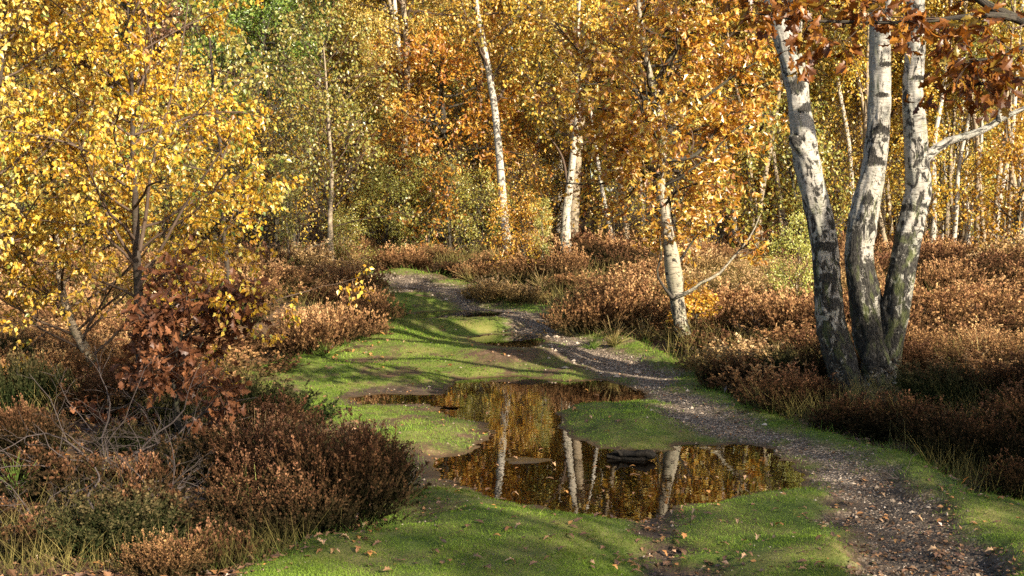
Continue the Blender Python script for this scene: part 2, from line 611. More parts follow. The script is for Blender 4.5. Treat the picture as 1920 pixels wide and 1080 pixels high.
# ------------------------------------------------------------------ zones traced on the ground
MAIN = world_poly([(832, 738), (868, 708), (960, 700), (1058, 712), (1130, 708), (1185, 726), (1197, 746), (1130, 748), (1062, 750), (1036, 768),
                   (1036, 792), (1062, 818), (1120, 834), (1200, 842), (1262, 838), (1300, 829), (1400, 828), (1452, 850), (1490, 878), (1478, 900),
                   (1400, 914), (1300, 930), (1240, 944), (1188, 962), (1100, 952), (1050, 944), (985, 932), (930, 916), (870, 896), (818, 878),
                   (840, 858), (908, 838), (934, 808), (925, 788), (868, 776), (838, 762)])
POOL_SIDE = world_poly([(668, 742), (720, 736), (800, 738), (836, 744), (836, 754), (780, 752), (690, 752)])
POOL_MID = world_poly([(884, 640), (930, 632), (1000, 634), (1015, 643), (985, 655), (930, 652)])
POOL_FAR = world_poly([(748, 596), (800, 588), (900, 586), (934, 590), (920, 597), (850, 600), (770, 601)])
POOL_FAR2 = world_poly([(715, 549), (745, 544), (778, 545), (770, 551), (735, 553)])
POOLS = [('puddle', MAIN, 0.0), ('puddle', POOL_SIDE, .012)]
for nm, pl in (('puddle', POOL_MID), ('puddle', POOL_FAR), ('puddle', POOL_FAR2)):
    yy = np.mean([p[1] for p in pl])
    for p in pl:
        p[1] = yy + (p[1] - yy) * 1.9 + .1
    POOLS.append((nm, pl, float(prof(yy)) + .02))

GRAVEL = world_poly([(665, 511), (760, 519), (870, 538), (905, 560), (1010, 588), (1060, 612), (1120, 642), (1230, 692), (1318, 748), (1400, 788), (1490, 822),
                     (1640, 872), (1750, 950), (1860, 1080), (1870, 1240), (1640, 1240), (1630, 1080), (1590, 985), (1530, 925), (1500, 868), (1420, 826),
                     (1310, 820), (1250, 790), (1205, 742), (1150, 704), (1060, 676), (1000, 632), (925, 596), (850, 568), (790, 550), (690, 524)])
CLEAR = world_poly([(650, 508), (770, 514), (880, 532), (930, 556), (1030, 580), (1075, 612), (1140, 634), (1250, 676), (1345, 738), (1430, 780), (1560, 820),
                    (1740, 880), (1830, 940), (2050, 960), (2300, 1250), (380, 1250), (440, 1085), (560, 1040), (690, 1020), (712, 960), (742, 868), (700, 805), (560, 792),
                    (478, 745), (448, 705), (620, 664), (690, 640), (742, 604), (722, 560), (705, 530)])
MUDS = [(world_poly([(1150, 955), (1230, 945), (1262, 1000), (1290, 1080), (1330, 1200), (1200, 1200), (1215, 1080), (1205, 1010)]), 1.0),
        (world_poly([(640, 738), (700, 726), (840, 716), (850, 760), (760, 758), (660, 752)]), .8),
        (world_poly([(850, 690), (900, 664), (1010, 660), (1120, 672), (1180, 700), (1060, 704), (940, 694)]), .4),
        (world_poly([(690, 900), (740, 850), (830, 850), (850, 905), (760, 930)]), .85),
        (world_poly([(1540, 930), (1640, 900), (1760, 960), (1880, 1100), (1700, 1200), (1620, 1080)]), .9),
        (world_poly([(820, 775), (930, 780), (940, 830), (830, 860)]), .35),
        (world_poly([(720, 960), (820, 930), (860, 970), (780, 1000)]), .45)]


def terrain(x, y):
    base = prof(y)
    wx = (n2(x, y, 2.1, 3, 5) - .5) * .35
    wy = (n2(x, y, 2.1, 3, 9) - .5) * .35
    sdC = poly_sd(x + wx, y + wy, CLEAR)
    sdG = poly_sd(x + wx * 1.2, y + wy * 1.2, GRAVEL)
    clear = 1 - sstep(-.12, .18, sdC)
    gravel = 1 - sstep(-.28, .20, sdG + (n2(x, y, 5, 3, 3) - .5) * .5)
    mud = np.zeros_like(x)
    for p, a in MUDS:
        sd = poly_sd(x + wx, y + wy, p)
        mud = np.maximum(mud, a * (1 - sstep(-.15, .2, sd + (n2(x, y, 6, 3, 13) - .5) * .5)))
    und = (n2(x, y, .45, 3, 21) - .5) * .16
    bank = .25 * sstep(.1, 1.9, sdC) * (1 - sstep(17, 26, y)) * sstep(5.0, 9.5, y)
    z = base + bank + und * sstep(0, 2.5, sdC)
    mossy = clear * (1 - gravel) * (1 - mud)
    worn = sstep(.56, .72, n2(x, y, 1.9, 4, 81)) * .6 + .7 * sstep(.56, .72, n2(x, y, 8, 3, 83))
    z = z + mossy * (.025 + .075 * sstep(.3, .75, n2(x, y, 1.25, 2, 31)) + .012 * n2(x, y, 6, 2, 35))
    z = z + (1 - clear) * (n2(x, y, 3.0, 2, 41) - .5) * .06
    z = z + (n2(x, y, 11, 2, 44) - .5) * (.012 * mossy + .026 * gravel + .05 * mud)
    z = z - mud * .02
    wet = np.zeros_like(x)
    sdW = np.full(x.shape, 9.0)
    for nm, pl, lev in POOLS:
        small = nm is not None and lev != 0.0
        amp = .16 if small else .24
        sd = poly_sd(x, y, pl) + (n2(x, y, 4.2, 3, 51) - .5) * amp - .06 + (n2(x, y, 15, 2, 53) - .5) * .11
        z = z - (z - base) * clear * (1 - sstep(.1, 1.1, sd)) * (.9 if small else 0) * (sdW > .15)
        far = 1 - sstep(.15, .75, sd)
        inside = np.maximum(lev - .09, lev + sd * .22) + (n2(x, y, 6, 2, 57) - .5) * .015
        shore = lev + .004 + np.clip(sd, 0, 1) * (.0 if small else .07) + mossy * (0 if small else .03) * sstep(.03, .25, sd)
        tgt = np.where(sd < 0, np.minimum(inside, lev - .002), np.maximum(shore, lev + .004))
        keep = np.where(sd < 0, tgt, np.maximum(z * (1 - far) + tgt * far, np.where(sd < (.12 if small else .3), lev + .005, -9)))
        z = np.where((sd < .8) & ~((sdW < .15) & (sd > 0)), keep, z)
        wet = np.maximum(wet, 1 - sstep(-.03, .12, sd))
        sdW = np.minimum(sdW, sd)
    return dict(z=z, moss=mossy * (1 - np.clip(worn, 0, 1) * sstep(6.3, 8, y) * (1 - .8 * sstep(-.2, .3, x) * (y < 12))) * (1 - .35 * np.clip(worn, 0, 1)) * (1 - sstep(-.07, .0, -sdW)), gravel=gravel * clear, mud=mud * clear, wet=wet, clear=clear, sdW=sdW, sdC=sdC, sdG=sdG)


def axis(fine0, fine1, step, lo, hi, grow=1.18):
    a = list(np.arange(fine0, fine1 + 1e-6, step))
    s = step
    while a[-1] < hi:
        s *= grow
        a.append(a[-1] + s)
    s = step
    while a[0] > lo:
        s *= grow
        a.insert(0, a[0] - s)
    return np.array(a)


GX = axis(-5.2, 5.2, .05, -500, 500)
GY = axis(4.6, 21.0, .05, -80, 900)
XX, YY = np.meshgrid(GX, GY)
T = terrain(XX.ravel(), YY.ravel())
T = {k: v.reshape(XX.shape) for k, v in T.items()}


def look(key, x, y):
    x, y = np.atleast_1d(np.asarray(x, float)), np.atleast_1d(np.asarray(y, float))
    i = np.clip(np.searchsorted(GX, x) - 1, 0, len(GX) - 2)
    j = np.clip(np.searchsorted(GY, y) - 1, 0, len(GY) - 2)
    fx = np.clip((x - GX[i]) / (GX[i + 1] - GX[i]), 0, 1)
    fy = np.clip((y - GY[j]) / (GY[j + 1] - GY[j]), 0, 1)
    A = T[key]
    return (A[j, i] * (1 - fx) + A[j, i + 1] * fx) * (1 - fy) + (A[j + 1, i] * (1 - fx) + A[j + 1, i + 1] * fx) * fy


def gz(x, y):
    return float(look('z', x, y)[0])


def hitg(px, py):
    """ground point under a pixel on the finished terrain"""
    d = ray(px, py)
    ys = np.linspace(2.5, 60, 4000)
    z = CAMZ + d[2] / d[1] * ys
    k = np.argmax(z < look('z', d[0] / d[1] * ys, ys))
    return float(d[0] / d[1] * ys[k]), float(ys[k])


# ------------------------------------------------------------------ ground
def ground_mat():
    t = NT('ground_soil')
    geo = t.n('NewGeometry').outputs['Position']
    mo, gr, mu, we = t.attr('moss'), t.attr('gravel'), t.attr('mud'), t.attr('wet')
    nA = t.noise(geo, 9, 5, .65)
    nB = t.noise(geo, 70, 3, .6)
    nC = t.noise(geo, 2.2, 4, .6)
    moss = t.ramp(t.math('MULTIPLY_ADD', nB, .35, t.math('MULTIPLY', nA, .7)), [(.3, (.04, .055, .010)), (.5, (.085, .125, .016)), (.72, (.16, .20, .03))])
    moss = t.mix(t.ramp(nC, [(.42, (0, 0, 0)), (.66, (.8, .8, .8))]), moss, (.20, .17, .05))
    vo = t.n('TexVoronoi', {'Vector': geo, 'Scale': 55.0, 'Randomness': 1.0})
    peb = t.ramp(t.n('SeparateColor', {0: vo.outputs['Color']}).outputs[0], [(0, (.08, .06, .042)), (.4, (.23, .175, .125)), (.75, (.40, .31, .225)), (1, (.56, .45, .33))])
    peb = t.mix(t.ramp(vo.outputs['Distance'], [(.35, (0, 0, 0)), (.75, (1, 1, 1))]), peb, (.05, .04, .032))
    soil = t.ramp(nA, [(.3, (.022, .017, .013)), (.55, (.06, .045, .033)), (.75, (.12, .085, .06))])
    lit = t.ramp(t.math('MULTIPLY_ADD', nB, .5, t.math('MULTIPLY', nA, .5)), [(.3, (.03, .02, .013)), (.5, (.10, .06, .032)), (.68, (.22, .125, .06)), (.8, (.14, .13, .05))])
    col = t.mix(t.math('ADD', t.math('MULTIPLY', t.math('SUBTRACT', t.noise(geo, 45, 4, .7), .5), 3.0), t.math('MULTIPLY_ADD', mo, 2.0, -.5), clamp=True), lit, moss)
    col = t.mix(t.math('MULTIPLY_ADD', t.math('SUBTRACT', nA, .5), .8, gr, clamp=True), col, peb)
    col = t.mix(t.math('MULTIPLY', t.math('MULTIPLY_ADD', t.math('SUBTRACT', t.noise(geo, 16, 5, .7), .52), 3.2, mu, clamp=True), mu), col, soil)
    wetc = t.mix(t.noise(geo, 14, 4), (.030, .020, .010), (.12, .075, .032))
    col = t.mix(t.math('MULTIPLY_ADD', t.math('SUBTRACT', nB, .5), .6, we, clamp=True), col, wetc)
    rough = t.math('MULTIPLY_ADD', we, -.4, .9)
    hgt = t.math('ADD', t.math('MULTIPLY', nB, .5), t.math('MULTIPLY', vo.outputs['Distance'], t.math('MULTIPLY', gr, -.8)))
    return t.done(t.bsdf(col, rough, t.bump(hgt, .9, .02), .25))


V = np.stack([XX, YY, T['z']], -1).reshape(-1, 3)
ny, nx = XX.shape
ii = (np.arange(ny - 1)[:, None] * nx + np.arange(nx - 1)[None]).ravel()
F = np.stack([ii, ii + 1, ii + nx + 1, ii + nx], 1)
mb = MB()
mb.add(V, F)
me = mb.mesh('ground', [ground_mat()])
for k in ('moss', 'gravel', 'mud', 'wet'):
    a = me.attributes.new(k, 'FLOAT', 'POINT')
    a.data.foreach_set('value', T[k].astype(np.float32).ravel())
tag(obj('ground', me), 'mossy clearing and gravel path running through heathland', kind='structure')


def water_mat():
    t = NT('puddle_water')
    geo = t.n('NewGeometry').outputs['Position']
    n = t.noise(t.vmul(geo, (1.0, 1.0, 1)), 9, 2, .5)
    n2_ = t.noise(geo, 1.5, 2, .5)
    nrm = t.bump(t.math('MULTIPLY', n, n2_), .045, .02)
    gl = t.n('BsdfGlossy', {'Color': (1, 1, 1, 1), 'Roughness': .012, 'Normal': nrm})
    tr = t.n('BsdfTransparent', {'Color': (.62, .46, .27, 1)})
    fr = t.n('Fresnel', {'IOR': 1.33, 'Normal': nrm})
    return t.done(t.n('MixShader', {0: fr.outputs[0], 1: tr, 2: gl}).outputs[0])


M['water'] = water_mat()
WL = ['large winding puddle mirroring the golden trees', 'thin brown side puddle left of the large one', 'small orange puddle on the moss past the large one',
      'long narrow puddle crossing the moss further up', 'small farthest puddle beside the left heather']
for (nm, pl, lev), lab in zip(POOLS, WL):
    pl = np.array(pl)
    x0, y0 = pl.min(0) - .4
    x1, y1 = pl.max(0) + .4
    st = .05
    gx, gy = np.arange(x0, x1, st), np.arange(y0, y1, st)
    X, Y = np.meshgrid(gx, gy)
    sd = poly_sd(X.ravel(), Y.ravel(), pl).reshape(X.shape)
    sd = sd + (n2(X.ravel(), Y.ravel(), 4.2, 3, 51).reshape(X.shape) - .5) * (.16 if lev != 0 else .24) - .06 + (n2(X.ravel(), Y.ravel(), 15, 2, 53).reshape(X.shape) - .5) * .11
    ok = sd < .03
    idx = -np.ones(X.shape, int)
    cell = ok[:-1, :-1] | ok[1:, :-1] | ok[:-1, 1:] | ok[1:, 1:]
    use = np.zeros(X.shape, bool)
    for a in (0, 1):
        for b in (0, 1):
            use[a:X.shape[0] - 1 + a, b:X.shape[1] - 1 + b] |= cell
    idx[use] = np.arange(use.sum())
    mb = MB()
    mb.add(np.stack([X[use], Y[use], np.full(use.sum(), lev)], 1),
           np.stack([idx[:-1, :-1][cell], idx[:-1, 1:][cell], idx[1:, 1:][cell], idx[1:, :-1][cell]], 1))
    tag(obj(nm, mb.mesh('puddle', [M['water']])), lab, kind='structure')


# ------------------------------------------------------------------ tree meshes
def resample(pts, rad, n):
    pts, rad = np.asarray(pts, float), np.asarray(rad, float)
    # Catmull-Rom through the given points
    m = len(pts)
    s = np.linspace(0, m - 1, n)
    i = np.clip(s.astype(int), 0, m - 2)
    f = (s - i)[:, None]
    P = np.concatenate([[2 * pts[0] - pts[1]], pts, [2 * pts[-1] - pts[-2]]])
    a, b, c, d = P[i], P[i + 1], P[i + 2], P[i + 3]
    q = .5 * ((2 * b) + (c - a) * f + (2 * a - 5 * b + 4 * c - d) * f ** 2 + (3 * b - a - 3 * c + d) * f ** 3)
    r = np.interp(s, np.arange(m), rad)
    return q, r


def add_tube(mb, pts, rad, n=24, sides=8, mat=0, c=.5, rough=0.0, seed=0, h0=0.0):
    q, r = resample(pts, rad, n)
    V, F, S, tc = tubes(q[None], r[None], sides)
    if rough > 0:
        ctr = np.repeat(q, sides, 0)
        o = V - ctr
        rr = np.linalg.norm(o, axis=1, keepdims=True)
        th = np.repeat(np.tile(np.arange(sides) / sides * 2 * np.pi, n)[:, None], 1, 1)[:, 0]
        pp = np.stack([np.cos(th) * 1.3, np.sin(th) * 1.3, S * 3.2], 1)
        pf = np.stack([np.cos(th) * 3.2, np.sin(th) * 3.2, S * 9], 1)
        amp = rough * (1 + 1.2 * np.exp(-S / .5))
        dsp = 1 + amp * ((fbm(pp, 2, seed) - .5) * 1.6 + (fbm(pf, 3, seed + 5) - .5) * .9)
        V = ctr + o * dsp[:, None]
    mb.add(V, F, mat, c, S + h0, tc)
    return q, r


def crown(mbW, mbC, q, r, cfg):
    """branches, twigs and leaves on a stem polyline q, r"""
    P, Rr = q[None], r[None]
    nb = cfg['nb']
    u = (np.arange(nb) + rng.uniform(0, 1, nb)) / nb
    s = cfg['s0'] + (cfg.get('s1', 1.0) - cfg['s0']) * u ** cfg.get('pow', .9)
    p, tg, rr = interp_poly(P, Rr, np.zeros(nb, int), s)
    az = np.arange(nb) * 2.39996 + rng.normal(0, .5, nb)
    el = rng.uniform(cfg['el'][0], cfg['el'][1], nb)
    d = np.stack([np.cos(az) * np.cos(el), np.sin(az) * np.cos(el), np.sin(el)], 1)
    shape = cfg.get('shape', lambda t: np.sin(np.pi * np.clip(t * .8 + .18, 0, 1)) ** .7)
    L = cfg['L'] * shape(u) * rng.uniform(.7, 1.15, nb)
    B, BR = grow_from(p, d, L, 7, cfg.get('wob', .14), cfg.get('pull', (0, 0, .02)), np.minimum(rr * .55, cfg.get('bmax', .05)), .004)
    V, F, S, tc = tubes(B, BR, 5)
    mbW.add(V, F, cfg.get('bmat', 1), .5, S + 5, tc)
    su = cfg['sub']
    S1, SR = sprout(B, BR, su, .2, 1.0, (cfg['L'] * .22, cfg['L'] * .5), (.4, 1.0), 5, .16, cfg.get('pull2', (0, 0, -.03)), .55, .002, .012)
    V, F, S, tc = tubes(S1, SR, 3)
    mbC.add(V, F, 1, .5, S, tc)
    tw = cfg['tw']
    W, WR = sprout(S1, SR, tw, .2, 1.0, cfg['twL'], (.3, 1.0), 3, .2, cfg.get('pull3', (0, 0, -.12)), .6, .0012, .004)
    if cfg.get('twigs', True):
        V, F, S, tc = tubes(W, WR, 3)
        mbC.add(V, F, 1, .5, S, tc)
    leaves_on(mbC, W, WR, cfg['lv'], cfg['size'], cfg['tmpl'], 0, spread=cfg.get('spread', .04), droop=cfg.get('droop', .6), cfun=cfg.get('cfun'))
    if cfg.get('lv2', 0):
        leaves_on(mbC, S1, SR, cfg['lv2'], cfg['size'], cfg['tmpl'], 0, spread=cfg.get('spread', .04), droop=cfg.get('droop', .6))


PH = [M['bark'], M['twig']]
PHC = [M['gold'], M['twig']]


def proto_tree(H, r0, lean, s0, nb, L, sub, tw, lv, size, tmpl, wig=.12, el=(.5, 1.1), seed=1, sides=8, twL=(.25, .6), **kw):
    global rng
    rng = np.random.default_rng(seed)
    k = 8
    z = np.linspace(0, H, k)
    x = np.cumsum(rng.normal(0, wig, k)) * np.linspace(.2, 1, k) + lean[0] * z
    y = np.cumsum(rng.normal(0, wig, k)) * np.linspace(.2, 1, k) + lean[1] * z
    pts = np.stack([x - x[0], y - y[0], z - .12], 1)
    rad = r0 * (1 - z / H) ** .85 + .008
    rad[0] *= 1.25
    mw, mc = MB(), MB()
    q, r = add_tube(mw, pts, rad, 26, sides, rough=.10, seed=seed)
    cfg = dict(s0=s0, nb=nb, L=L, sub=sub, tw=tw, lv=lv, size=size, tmpl=tmpl, el=el, twL=twL)
    cfg.update(kw)
    crown(mw, mc, q, r, cfg)
    return mw.mesh('tree_trunk', PH), mc.mesh('tree_crown', PHC)


DIA, BIR, OAKL, OAK = tmpl_diamond(), tmpl_birch(), tmpl_oak_low(), tmpl_oak()
PR = {}
PR['birch_a'] = proto_tree(11, .10, (.03, 0), .16, 46, 2.0, 6, 4, 19, (.05, .082), DIA, seed=21, spread=.07)
PR['birch_b'] = proto_tree(13, .12, (-.05, .02), .22, 50, 2.2, 6, 4, 20, (.05, .082), DIA, seed=22, spread=.07)
PR['birch_c'] = proto_tree(9, .07, (.07, -.02), .12, 40, 1.7, 6, 4, 19, (.048, .078), DIA, seed=23, spread=.07)
PR['birch_d'] = proto_tree(15, .14, (.0, .03), .25, 56, 2.6, 6, 4, 18, (.065, .10), DIA, seed=24, spread=.09)
PR['oak_a'] = proto_tree(9, .20, (.04, .02), .18, 34, 3.0, 7, 5, 9, (.08, .13), OAKL, seed=31, spread=.08, el=(.1, .9), wob=.22, bmax=.09, droop=.3, twL=(.3, .6))
PR['oak_b'] = proto_tree(12, .26, (-.04, 0), .2, 38, 3.6, 7, 5, 10, (.10, .15), OAKL, seed=32, spread=.10, el=(.1, .9), wob=.22, bmax=.1, droop=.3, twL=(.3, .6))
PR['oak_green'] = proto_tree(6.6, .14, (.02, .02), .42, 46, 1.75, 7, 5, 12, (.06, .10), OAKL, seed=33, spread=.07, el=(.0, .9), wob=.22, bmax=.05, droop=.3, twL=(.2, .4))
PR['pine'] = proto_tree(14, .18, (0, 0), .2, 44, 2.8, 7, 5, 16, (.12, .2), (np.array([[-.06, 0, 0], [0, 1, 0], [.06, 0, 0]]), np.array([[0, 2, 1]])), seed=41, spread=.09, el=(.0, .5), droop=-.3, twL=(.2, .4))
PR['sapling'] = proto_tree(3.2, .022, (.05, .03), .12, 22, .7, 4, 3, 8, (.045, .07), DIA, seed=51, spread=.05, twL=(.12, .3), sides=6, wig=.05)
PR['shrub'] = proto_tree(2.0, .025, (.1, .05), .03, 26, 1.1, 6, 4, 6, (.04, .07), DIA, seed=52, spread=.06, twL=(.15, .35), sides=6, wig=.08, el=(.3, 1.2), shape=lambda t: 1.0 - .3 * t)
PR['bare'] = proto_tree(2.6, .03, (-.1, .05), .03, 30, 1.3, 7, 4, 2, (.04, .06), DIA, seed=53, spread=.06, twL=(.2, .45), sides=6, wig=.1, el=(.4, 1.3), shape=lambda t: 1.0 - .3 * t)
PR['thin'] = proto_tree(9, .055, (.10, .02), .38, 26, 1.3, 5, 4, 9, (.05, .075), DIA, seed=54, spread=.06, sides=7, wig=.10)
PR['thin_b'] = proto_tree(8, .045, (-.12, .03), .42, 24, 1.2, 5, 4, 9, (.05, .075), DIA, seed=55, spread=.06, sides=7, wig=.12)


def tree(kind, name, label, cat, group, x, y, leaf, trunk, rz=0.0, s=1.0, twig='twig', sz=None, dz=0.0):
    tm, cm = PR[kind]
    o = tag(empty(name, (x, y, gz(x, y) + dz), rz, (s, s, sz or s)), label, cat, group)
    obj('trunk', tm, o, mats=[M[trunk], M[trunk] if trunk.startswith('oak') else M[twig]])
    obj('crown', cm, o, mats=[M[leaf], M[twig]])
    return o


# ------------------------------------------------------------------ traced trees
def px_path(pts, Y, base=None):
    """[(px,py,width_px[,dY])] -> world points, radii"""
    P, Rr = [], []
    for p in pts:
        yy = Y + (p[3] if len(p) > 3 else 0)
        P.append(at(p[0], p[1], yy))
        Rr.append(p[2] * yy / FPX / 2)
    return np.array(P), np.array(Rr)


def own_tree(name, label, cat, stems, mats_w, mats_c, crowns, limbs=(), group=None, rough=.12, sides=20, n=60, stem_name='trunk', scars=None):
    """stems: list of (points, radii); the Empty stands at the first stem's foot"""
    base = stems[0][0][0].copy()
    o = tag(empty(name, base), label, cat, group)
    mc = MB()
    for i, (P, Rr) in enumerate(stems):
        mw = MB()
        q, r = add_tube(mw, P - base, Rr, n, sides, rough=rough, seed=60 + i)
        for L in limbs:
            if L[2] == i:
                lq, lr = add_tube(mw, L[0] - base, L[1], 16, 7, mat=L[3], rough=.1, seed=77, h0=3)
        for ci, cfg in crowns:
            if ci == i:
                crown(mw, mc, q, r, cfg)
        if scars:
            Vw = np.concatenate(mw.v) + base
            pxs = 960 + Vw[:, 0] / Vw[:, 1] * FPX
            cp, sp = math.cos(PITCH), math.sin(PITCH)
            dd, ud = Vw[:, 1] * cp - (Vw[:, 2] - CAMZ) * sp, Vw[:, 1] * sp + (Vw[:, 2] - CAMZ) * cp
            pys = 540 - ud / dd * FPX
            cv = np.concatenate(mw.c).copy()
            for (sx, sy, sw, sh, arch) in scars:
                u_ = (pxs - sx) / sw
                v_ = (pys - sy - arch * sh * np.abs(u_)) / sh
                cv = np.maximum(cv, .5 + .5 * np.exp(-(u_ ** 2 + v_ ** 2) * .75))
            mw.c = [cv]
        obj(stem_name, mw.mesh(name + '_stem', mats_w), o)
    if mc.n:
        obj('crown', mc.mesh(name + '_crown', mats_c), o)
    return o, base


rng = np.random.default_rng(100)
# triple-stemmed birch on the right
SLIM = .93
YT = 10.7
s1 = px_path([(1592, 735, 74), (1580, 690, 64), (1557, 600, 54), (1549, 500, 52), (1540, 420, 52), (1512, 300, 52), (1497, 190, 46), (1487, 130, 46), (1462, 50, 40), (1440, -40, 36), (1420, -200, 32), (1410, -420, 24), (1380, -800, 8)], YT)
s2 = px_path([(1658, 735, 96), (1650, 680, 84), (1628, 590, 66), (1612, 480, 58), (1622, 390, 52), (1640, 300, 46), (1649, 200, 42), (1650, 60, 42), (1655, -60, 40), (1668, -300, 34), (1660, -600, 24), (1680, -1000, 8)], YT + .15)
s3 = px_path([(1668, 690, 40), (1676, 600, 52), (1690, 510, 52), (1705, 430, 52), (1720, 350, 50), (1716, 250, 46), (1711, 190, 42), (1715, 100, 38), (1716, 0, 36), (1712, -120, 34), (1740, -400, 28), (1760, -800, 8)], YT + .05)
lb = px_path([(1724, 304, 30), (1746, 287, 20), (1775, 266, 15), (1805, 258, 14), (1850, 240, 13), (1874, 224, 12), (1900, 212, 9), (1940, 196, 7), (2010, 180, 5)], YT + .03)
lb2 = px_path([(1872, 228, 13), (1876, 205, 9), (1872, 214, 4)], YT + .02)
lb3 = px_path([(1497, 115, 12), (1520, 100, 8), (1545, 88, 4)], YT - .05)
lb4 = px_path([(1487, 60, 34), (1492, 20, 26), (1500, -60, 22), (1520, -250, 16), (1530, -420, 8)], YT + .02)
stub = px_path([(1508, 285, 34), (1494, 268, 30), (1484, 262, 22), (1480, 262, 8)], YT - .05)
bcfg = dict(s0=.80, nb=9, L=1.6, sub=5, tw=4, lv=5, size=(.05, .07), tmpl=DIA, el=(.3, 1.0), twL=(.3, .6))
s1, s2, s3 = [(p_, r_ * SLIM) for p_, r_ in (s1, s2, s3)]
own_tree('birch_clump', 'large white birch with three thick scarred stems rising from one foot', 'tree', [s1, s2, s3], [M['bark_near'], M['twig']], [M['gold'], M['twig']],
         [(0, bcfg), (1, bcfg), (2, bcfg)], limbs=[(*lb, 2, 0), (*lb2, 2, 0), (*lb3, 0, 1), (*lb4, 0, 0), (*stub, 0, 0)], rough=.20, sides=64, n=520,
         scars=[(1494, 264, 12, 10, 0), (1488, 262, 9, 14, 0), (1648, 240, 22, 10, 1.2), (1640, 300, 20, 9, .8), (1632, 290, 8, 16, 0), (1626, 372, 14, 12, .4), (1604, 470, 12, 60, 0), (1606, 560, 14, 70, 0),
                (1655, 262, 6, 5, 0), (1632, 520, 14, 40, 0), (1548, 462, 24, 9, -.3), (1552, 520, 22, 10, .5), (1562, 570, 18, 12, 0), (1548, 620, 16, 14, .4), (1512, 200, 20, 10, .5), (1700, 388, 22, 8, .6), (1695, 448, 16, 12, .8),
                (1690, 500, 18, 12, .4), (1668, 620, 20, 50, 0), (1640, 650, 26, 60, 0), (1490, 160, 14, 20, 0), (1716, 145, 18, 5, .5), (1655, 120, 14, 5, .4), (1648, 178, 16, 5, .2), (1693, 185, 6, 16, 0)])

# white birch at the end of the path
YB = 20.1
b1 = px_path([(962, 520, 28), (957, 500, 24), (950, 450, 18), (945, 400, 15), (937, 300, 14), (927, 200, 13), (912, 110, 11), (895, 20, 9), (888, -60, 8), (870, -250, 6), (860, -420, 3)], YB)
bb = dict(s0=.50, nb=40, L=1.3, sub=5, tw=4, lv=8, size=(.05, .07), tmpl=DIA, el=(.3, 1.0), twL=(.2, .5))
own_tree('birch_tree', 'tall slender bright white birch leaning left at the end of the path', 'tree', [b1], [M['bark'], M['twig']], [M['gold'], M['twig']], [(0, bb)], rough=.06, sides=14)
b2 = px_path([(1072, 540, 40), (1068, 515, 32), (1060, 460, 27), (1062, 400, 22), (1068, 350, 18), (1076, 280, 16), (1083, 210, 13), (1086, 130, 11), (1084, 40, 9), (1090, -80, 7), (1092, -300, 3)], 19.4)
b2l = px_path([(1064, 345, 8), (1056, 300, 7), (1040, 270, 5), (1015, 240, 3)], 19.4)
own_tree('birch_tree', 'white birch with rugged dark foot and kinked stem left of the orange oak', 'tree', [(b2[0], b2[1] * .78)], [M['bark_foot'], M['twig']], [M['gold'], M['twig']], [(0, bb)], limbs=[(b2l[0], b2l[1] * .6, 0, 1)], rough=.10, sides=14)

# the orange oak beside the path
YO = 14.2
o1 = px_path([(1282, 628, 36), (1275, 600, 30), (1270, 560, 32), (1264, 515, 38), (1254, 450, 28), (1245, 390, 24), (1238, 340, 22), (1243, 290, 20), (1240, 250, 20), (1232, 205, 18), (1222, 160, 15), (1205, 70, 12), (1198, 0, 10), (1205, -120, 8), (1200, -260, 4)], YO)
ol = [px_path([(1268, 556, 14), (1296, 545, 9), (1318, 528, 8), (1345, 516, 7), (1372, 486, 6), (1392, 462, 6), (1410, 438, 5), (1424, 405, 3)], YO - .3),
      px_path([(1262, 508, 11), (1282, 478, 7), (1297, 455, 5), (1316, 430, 3)], YO + .2),
      px_path([(1264, 562, 10), (1246, 540, 7), (1232, 512, 5), (1240, 478, 4), (1236, 440, 3)], YO - .1),
      px_path([(1236, 335, 16), (1215, 310, 12), (1200, 290, 9), (1160, 270, 5)], YO - .2),
      px_path([(1243, 300, 14), (1290, 296, 11), (1318, 278, 9), (1345, 240, 6), (1380, 200, 3)], YO - .2),
      px_path([(1235, 225, 13), (1200, 222, 10), (1180, 218, 7), (1110, 200, 4)], YO - .1),
      px_path([(1232, 200, 16), (1200, 180, 11), (1150, 150, 8), (1080, 90, 5), (1040, 40, 3)], YO - .1),
      px_path([(1225, 160, 12), (1270, 90, 9), (1330, 30, 6), (1370, -40, 3)], YO),
      px_path([(1240, 260, 12), (1300, 200, 9), (1380, 140, 6), (1430, 110, 3)], YO + .1)]
shape_o = lambda t: .75 + .45 * np.sin(np.pi * np.clip(t * .9 + .2, 0, 1))
oc = dict(s0=.31, nb=50, L=1.25, sub=6, tw=4, lv=9, size=(.06, .10), tmpl=OAKL, el=(.0, .8), twL=(.15, .35), shape=shape_o, spread=.04, droop=.25, wob=.22, bmax=.02)
base = o1[0][0]
oo = tag(empty('oak_tree', base), 'orange-leaved oak with pale lichened trunk standing right of the path', 'tree')
mw, mc = MB(), MB()
q, r = add_tube(mw, o1[0] - base, o1[1] * .86, 70, 18, rough=.14, seed=3)
for P_, R_ in ol:
    lq, lr = add_tube(mw, P_ - base, R_ * .75, 12, 7, mat=0 if P_ is ol[0][0] else 1, rough=.1, seed=8)
rng = np.random.default_rng(101)
crown(mw, mc, q, r, oc)
LB = np.array([resample(P_ - base, R_, 8)[0] for P_, R_ in ol])
LR = np.array([resample(P_ - base, R_, 8)[1] for P_, R_ in ol])
